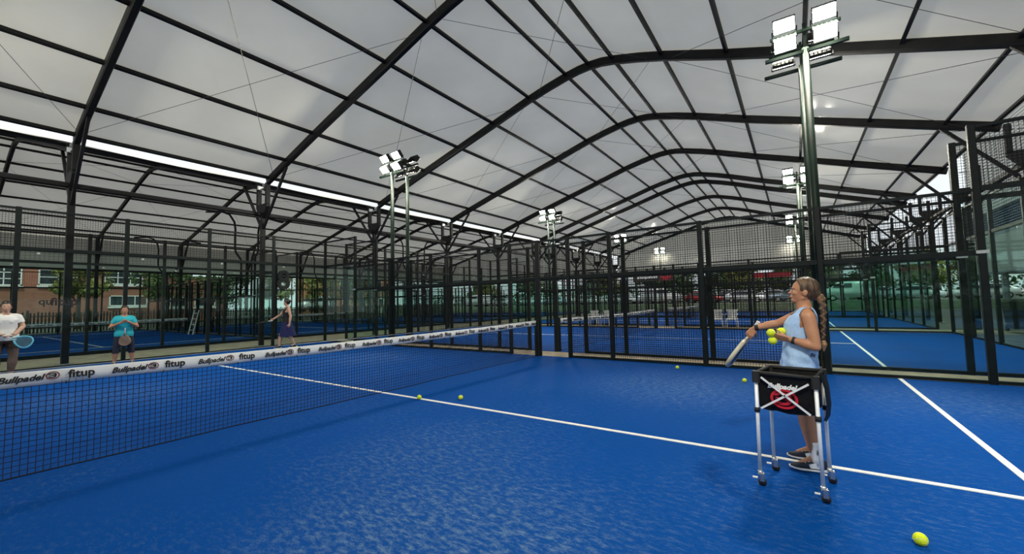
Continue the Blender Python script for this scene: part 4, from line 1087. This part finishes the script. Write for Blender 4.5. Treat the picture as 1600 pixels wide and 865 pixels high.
part('coping', MB().box((-54, 35, 6.5), (8.3, 12.3, .2)).mesh('coping', PLAST), t)
for y in (32.2, 35.2, 38.6):
    d = part('door', MB().box((-49.96, y, 1.3), (.1, 1.1, 2.6)).mesh('door', PLAST), t); part('pane', MB().box((-49.9, y, 1.8), (.03, .7, 1.2)).mesh('pane', WGLASS), d)
window_on(t, -50, 31.2, 33, 4, 5.4, 2, 1); window_on(t, -50, 36.4, 38.6, 4, 5.4, 2, 1)
t = thing('picket_fence', 'dark timber picket fence behind the left back court', 'fence', (-38, 0, 0))
b = MB()
random.seed(3)
y = -6.0
while y < 42:
    h = 1.42 + random.uniform(-.06, .08); b.box((random.uniform(-.01, .01), y, h/2-.02), (.03, .10, h)); y += .175
part('pickets', b.mesh('pickets', PICK), t, kind='stuff')
for z in (.35, 1.15): part('rail', MB().box((-.04, 18, z), (.05, 48, .09)).mesh('rail', PICK), t)
for i in range(17): part('post', boxmesh((.12, .12, 1.6), PICK), t, (-.1, -6+3*i, .79))

# ------------------------------------------------------------------ trees
def crown_mesh(key, n, rx, rz, size, m, seed):
    def mk():
        rnd = random.Random(seed); b = MB(); blobs = []
        for i in range(14):
            a = rnd.uniform(0, 6.28); q = rnd.uniform(.2, .8)
            blobs.append((Vector((math.cos(a)*rx*q, math.sin(a)*rx*q, rnd.uniform(-.65, .7)*rz)), rnd.uniform(.30, .5)))
        for i in range(n):
            c, s = rnd.choice(blobs)
            d = Vector((rnd.gauss(0, 1), rnd.gauss(0, 1), rnd.gauss(0, 1))).normalized()
            p = c + Vector((d.x*rx*s, d.y*rx*s, d.z*rz*s))*rnd.uniform(.6, 1.05)
            nn = (d + Vector((rnd.uniform(-.6, .6), rnd.uniform(-.6, .6), rnd.uniform(-.2, .8)))).normalized()
            a = nn.cross(Vector((rnd.uniform(-1, 1), rnd.uniform(-1, 1), .3))).normalized(); bb = nn.cross(a); l = size*rnd.uniform(.6, 1.3)
            b.add([p-a*l*.5, p+bb*l*.28+nn*l*.06, p+a*l*.5, p-bb*l*.28+nn*l*.06], [(0, 1, 2, 3)])
        return b.mesh('foliage', m)
    return cached(('crown', key), mk)
def tree(x, y, z0, h, rx, rz, m, label, key, seed, n=2600, size=.34, group=None):
    t = thing('tree', label, 'tree', (x, y, z0), 0, group)
    tb = MB(); tb.tube([(0, 0, -.1), (.05, .03, h*.35), (-.04, .1, h*.62), (0, 0, h*.85)], [.17, .14, .10, .04], 8)
    rnd = random.Random(seed)
    for i in range(6):
        a = rnd.uniform(0, 6.28); zz = h*rnd.uniform(.35, .6); tb.tube([(0, 0, zz), (math.cos(a)*rx*.35, math.sin(a)*rx*.35, zz+.6), (math.cos(a)*rx*.75, math.sin(a)*rx*.75, zz+rz*.6)], [.07, .05, .02], 6)
    part('trunk', tb.mesh('trunk', BARK, True), t)
    part('foliage', crown_mesh(key, n, rx, rz, size, m, seed), t, (0, 0, h-rz*.9))
LT_ = [(-44, 3.3, 5.6, 2.2, 1.6, LEAF2, 'leafy tree in front of the brick building, leftmost'), (-43, 8.6, 5.8, 2.3, 1.9, LEAF, 'leafy tree in front of the low brick wing, second from the left'),
       (-44, 14.2, 6.2, 2.6, 2.3, LEAF, 'dark leafy tree right of the brick wing'), (-43, 18.5, 5.6, 2.2, 2.0, LEAF2, 'light green tree behind the walking woman'),
       (-43, 23.6, 5.6, 2.4, 2.0, LEAF2, 'light green tree left of the orange brick house'), (-43.5, 29.2, 6, 2.2, 2.2, LEAF, 'dark tree close to the orange brick house')]
for i, (x, y, h, rx, rz, m, lab) in enumerate(LT_):
    tree(x, y, 0, h, rx, rz, m, lab, ('l', i % 3, m.name), 20+i % 3, 2400, .33)
random.seed(11)
names = []
xs = [-52, -45, -38, -31.5, -25.5, -19.5, -14, -9, -4.5, -.5, 3.5, 8, 12.5, 17, 22, 27.5, 33, 40, 48]
for i, x in enumerate(xs):
    tree(x*1.08, (64.5 if i % 2 else 70) + random.uniform(-.5, .5), .9, random.uniform(5.6, 6.8), 2.7, 2.6, LEAF2 if i % 3 == 1 else LEAF,
         ORD[i]+' tree from the left in the green row behind the parked cars', ('p', i % 4), 40+i % 4, 2600, .46)
# long clipped hedge between the cars and the trees
hb = MB(); rnd = random.Random(5)
for i in range(9000):
    p = Vector((rnd.uniform(-60, 55), 59.6+rnd.choice((-1, 1))*rnd.uniform(.3, .8), .8+rnd.uniform(0, 2.2))); a = Vector((rnd.gauss(0, 1), rnd.gauss(0, 1), rnd.gauss(0, 1))).normalized(); c_ = a.cross(Vector((.3, .5, 1))).normalized(); l = rnd.uniform(.14, .3)
    hb.add([p-a*l, p+c_*l*.6, p+a*l, p-c_*l*.6], [(0, 1, 2, 3)])
tag(hb.build('hedge', LEAF), 'long dark green hedge behind the parked cars', 'hedge', None, 'stuff')

rnd = random.Random(6); hb = MB()  # unseen hedge added behind the camera so the court glass mirrors less bright sky
for i in range(7000):
    p = Vector((rnd.uniform(-34, 30), -16+rnd.choice((-1, 1))*rnd.uniform(.2, .9), rnd.uniform(0, 4.2))); a = Vector((rnd.gauss(0, 1), rnd.gauss(0, 1), rnd.gauss(0, 1))).normalized(); c_ = a.cross(Vector((.3, .5, 1))).normalized(); l = rnd.uniform(.2, .42)
    hb.add([p-a*l, p+c_*l*.6, p+a*l, p-c_*l*.6], [(0, 1, 2, 3)])
tag(hb.build('hedge', LEAF), 'added hedge, unseen behind the viewer, to darken the reflections in the court glass', 'hedge', None, 'stuff')
# ------------------------------------------------------------------ parked cars
CARGLASS = mat('car_glass', (.02, .03, .035), .06, noise=.2, spec=.8); LIGHTR = mat('tail_light', (.35, .01, .01), .3, noise=.1); LIGHTW = mat('head_light', (.7, .72, .75), .2, noise=.05)
def car_mats(nm, c): return mat('car_paint_'+nm, c, .25, .2, noise=.05, spec=.7)
def car_proto(nm, paint, van=False):
    L_ = 4.9 if van else 4.3; W_ = .95 if van else .88
    if van: prof = [(-2.4, .35), (-2.42, 1.0), (-2.3, 1.25), (-1.5, 1.38), (-.95, 1.98), (-.5, 2.05), (2.3, 2.0), (2.42, 1.2), (2.4, .35)]; belt = 1.25
    else: prof = [(-2.12, .32), (-2.15, .62), (-2.0, .80), (-1.05, .93), (-.35, 1.36), (.1, 1.45), (.9, 1.43), (1.5, 1.2), (1.9, 1.0), (2.1, .9), (2.14, .35)]; belt = .92
    b = MB(); rings = []
    for yv, sc in ((-1, .86), (-.86, .97), (0, 1), (.86, .97), (1, .86)):
        rings.append([(x*(1-.02*abs(yv)), W_*yv*(1 - .16*max(0, (z-belt)/.55)), .3+(z-.3)*(sc if abs(yv) > .95 else 1)) for x, z in prof])
    b.loft(rings)
    t = thing('car', nm, 'car')
    part('body', b.mesh('car_body', paint, True), t)
    g = MB(); top = prof[4:9] if not van else [(-1.4, 1.42), (-.95, 1.9), (-.5, 1.93), (.3, 1.93), (.3, 1.42)]
    for s in (-1, 1):
        P = [(x*.97, s*(W_*(1-.16*max(0, (z-belt)/.55))*1.0+.012), belt+.05+(z-belt-.05)*.86) for x, z in top]
        if not van: P = [(-.95, s*(W_+.008), belt+.06), (-.38, s*(W_*.90), 1.30), (.1, s*(W_*.87), 1.37), (.9, s*(W_*.87), 1.35), (1.45, s*(W_*.93), 1.12), (1.5, s*(W_+.004), belt+.06)]
        g.add(P, [tuple(range(len(P)))])
    if van: g.add([(-1.56, -.8, 1.42), (-1.56, .8, 1.42), (-1.0, .72, 1.95), (-1.0, -.72, 1.95)], [(0, 1, 2, 3)])
    else:
        g.add([(-1.08, -.74, .97), (-1.08, .74, .97), (-.40, .66, 1.36), (-.40, -.66, 1.36)], [(0, 1, 2, 3)]); g.add([(1.06, -.66, 1.38), (1.06, .66, 1.38), (1.72, .74, 1.10), (1.72, -.74, 1.10)], [(0, 1, 2, 3)])
    part('windows', g.mesh('car_windows', CARGLASS), t)
    for x in (-1.32, 1.3):
        for s in (-1, 1):
            wl = part('wheel', MB().cyl((x, s*(W_-.08), .31), (0, 1, 0), .31, .2, 16).mesh('wheel', RUB, True), t)
            part('hub', MB().cyl((x, s*(W_+.025), .31), (0, 1, 0), .19, .02, 10).mesh('hub', CHROME), wl)
    for s in (-1, 1):
        part('headlight', MB().box((-L_/2+.03, s*.62, .70 if not van else .85), (.06, .3, .14)).mesh('headlight', LIGHTW), t)
        part('tail_light', MB().box((L_/2-.03, s*.66, .82 if not van else 1.0), (.06, .2, .2)).mesh('tail_light', LIGHTR), t)
    return t
paints = {'silver': (.70, .72, .75), 'white': (.78, .79, .8), 'dark grey': (.05, .055, .06), 'red': (.35, .015, .02), 'blue': (.03, .09, .25), 'pale blue': (.45, .60, .70)}
protos = {}
def car(kind, x, y, rz, label):
    van = kind.endswith('van'); pk = kind.replace(' van', '')
    if kind not in protos: t = car_proto(label, car_mats(pk.replace(' ', '_'), paints[pk]), van); protos[kind] = t
    else: t = copy_tree(protos[kind])
    z = .72 + max(0, (y-49)/71*.48) - .005
    t.location = (x, y, z); t.rotation_euler = (0, 0, rz); t['label'] = label; return t
lot = [('white van', -41, 'white van at the far left of the car park'), ('silver', -35.5, 'silver car beside the leftmost white van'), ('white', -30, 'white car left of the centre roof columns'), ('pale blue', -25, 'pale blue car behind the net of the second court'), ('white', -19.5, 'white car left of the red car, farther one'), ('silver', -14.5, 'silver car in the lot behind the black banner'),
       ('white van', -9.2, 'white van behind the black banner'), ('red', -4.0, 'dark red car behind the right end of the banner'), ('silver', .6, 'silver car left of the red sign strip'), ('pale blue', 5.2, 'pale blue car under the red sign strip'), ('white van', 10.2, 'white van behind the face of the trainer'), ('silver', 15.2, 'silver car just right of the trainer'), ('white', 20, 'white car behind the right glass wall'), ('pale blue', 25, 'pale blue car behind the right glass, farther right'), ('dark grey', 30, 'dark grey car at the far right of the car park')]
random.seed(2)
for kind, x, lab in lot: car(kind, x, 52 + random.uniform(-.6, .6), random.choice((0, math.pi)) + random.uniform(-.06, .06), lab)
for kind, x, y, lab in [('dark grey', -2, 56.5, 'dark grey car in the second row behind the red car'), ('white', 3, 56.4, 'white car in the second row behind the silver car'), ('blue', -12, 56.3, 'blue car in the second row behind the banner'), ('silver', 13, 56.6, 'silver car in the second row behind the trainer')]:
    car(kind, x, y, math.pi*.02, lab)
car('white van', -47.4, 26.2, math.pi/2, 'white van parked left of the orange brick house')
# red fascia
t = thing('awning', 'red canopy fascia on posts above the parked cars', 'awning', (3.3, 54.6, 0))
part('fascia', MB().box((0, 0, 4.0), (3.9, .5, .55)).mesh('fascia', mat('red_fascia', (.45, .012, .03), .5, noise=.15, nscale=2)), t)
for x in (-1.8, 1.8): part('post', boxmesh((.1, .1, 3.2), GALV), t, (x, 0, 2.3))

# ------------------------------------------------------------------ chairs, ladder, bins
def chair_proto():
    t = thing('chair', 'x', 'chair')
    part('seat', MB().bbox((0, 0, .44), (.46, .44, .035), .012).mesh('seat', PLAST), t)
    bk_ = MB()
    for i in range(5): bk_.box((-.16+.08*i, .215+.0, .64), (.05, .02, .36))
    bk_.box((0, .215, .83), (.46, .03, .06)); bk_.box((0, .215, .47), (.42, .03, .04))
    part('backrest', bk_.mesh('backrest', PLAST), t)
    for sx in (-1, 1):
        for sy in (-1, 1): part('leg', MB().tube([(sx*.20, sy*.19, .43), (sx*.235, sy*.215, 0)], .016, 6).mesh('leg', PLAST, True), t)
        part('armrest', MB().tube([(sx*.225, -.19, .44), (sx*.235, -.17, .64), (sx*.235, .2, .67)], .014, 6).mesh('armrest', PLAST, True), t)
    return t
cp = chair_proto()
for i, (x, y, rz, lab) in enumerate([(2.62, 16.25, .1, 'white plastic chair left of two beyond the racket'), (3.2, 16.3, -.05, 'white plastic chair right of two beyond the racket'), (-3.35, 16.25, .15, 'white plastic chair left of two below the far net band'), (-2.65, 16.3, 0, 'white plastic chair right of two below the far net band')]):
    c = cp if i == 0 else copy_tree(cp); c.location = (x, y, -.008); c.rotation_euler = (0, 0, rz); c['label'] = lab
t = thing('ladder', 'white folding ladder leaning at the side fence of the left back court', 'ladder', (-22.5, 4.45, 0))
t.rotation_euler = (R(-12), 0, R(10))
lb = [MB().bar((x, 0, .0), (x, 0, 1.4), .05, .03).mesh('rail', PLAST) for x in (-.22, .22)]
for m_ in lb: part('rail', m_, t)
for i in range(4): part('rung', boxmesh((.42, .03, .03), PLAST), t, (0, 0, .25+.32*i))
for x, y, lab in ((11.9, 17.2, 'dark wheeled bin beyond the glass at the right edge'), (12.9, 20.5, 'dark wheeled bin farther behind the right glass')):
    t = thing('wheeled_bin', lab, 'bin', (x, y, -.012))
    b = MB(); b.loft([[(-.25, -.3, .12), (.25, -.3, .12), (.25, .3, .12), (-.25, .3, .12)], [(-.32, -.38, 1.0), (.32, -.38, 1.0), (.32, .38, 1.0), (-.32, .38, 1.0)]])
    part('body', b.mesh('bin_body', mat('bin_plastic', (.012, .014, .016), .6, noise=.2)), t); part('lid', MB().bbox((0, 0, 1.03), (.68, .8, .07), .02).mesh('lid', RUB), t)
    for s in (-1, 1): part('wheel', MB().cyl((s*.24, .3, .105), (1, 0, 0), .105, .06, 12).mesh('wheel', RUB, True), t)
# metal clad building on the right, raised on columns
t = thing('building', 'tall building clad in pale ribbed metal with a blue louvre band, beyond the right columns', 'building', (18, 22, 0))
PALEC = mat('pale_ribbed_cladding', (.46, .47, .44), .5, .1, noise=.08, nscale=1.5); BLUEL = mat('blue_grey_louvre', (.10, .16, .24), .35, .3, noise=.15)
def ribbed(z0, z1, pitch, depth):
    n = int((z1-z0)/pitch); P = []
    for i in range(n):
        z = z0 + i*pitch; P += [(0, z), (-depth, z+pitch*.25), (-depth, z+pitch*.6), (0, z+pitch*.85)]
    b = MB(); b.loft([[(x, y, z) for x, z in P] for y in (-24, 0, 24)], False, False); return b
part('cladding', ribbed(2.85, 5.6, .11, .04).mesh('cladding', PALEC), t)
lv = part('louvre_band', MB().box((.1, 0, 6.5), (.06, 48, 1.7)).mesh('louvre_back', BLUEL), t)
for i in range(9): part('louvre_blade', cached('blade', lambda: MB().bar((0, -24, 0), (0, 24, 0), .16, .02, (.5, 0, 1)).mesh('blade', BLUEL)), lv, (-.02, 0, 5.78+.18*i))
part('cladding', ribbed(7.4, 13.2, .22, .06).mesh('cladding', PALEC), t)
part('shell', MB().box((6.1, 0, 8.1), (12, 47.8, 10.4)).mesh('shell', GREYCLAD), t)
part('soffit', MB().box((6, 0, 2.8), (12.1, 48, .12)).mesh('soffit', GREYCLAD), t)
for y in range(-23, 24, 6):
    for x in (.3, 11.5): part('column', boxmesh((.3, .3, 2.78), GREYCLAD), t, (x, y, 1.38))
for k_, y, lab in (('silver', 18, 'silver car parked under the clad building, nearer'), ('pale blue', 27, 'pale blue car parked under the clad building'), ('white', 35, 'white car parked under the clad building, farthest')):
    c = car(k_, 22, y, .05, lab); c.location.z = -.03
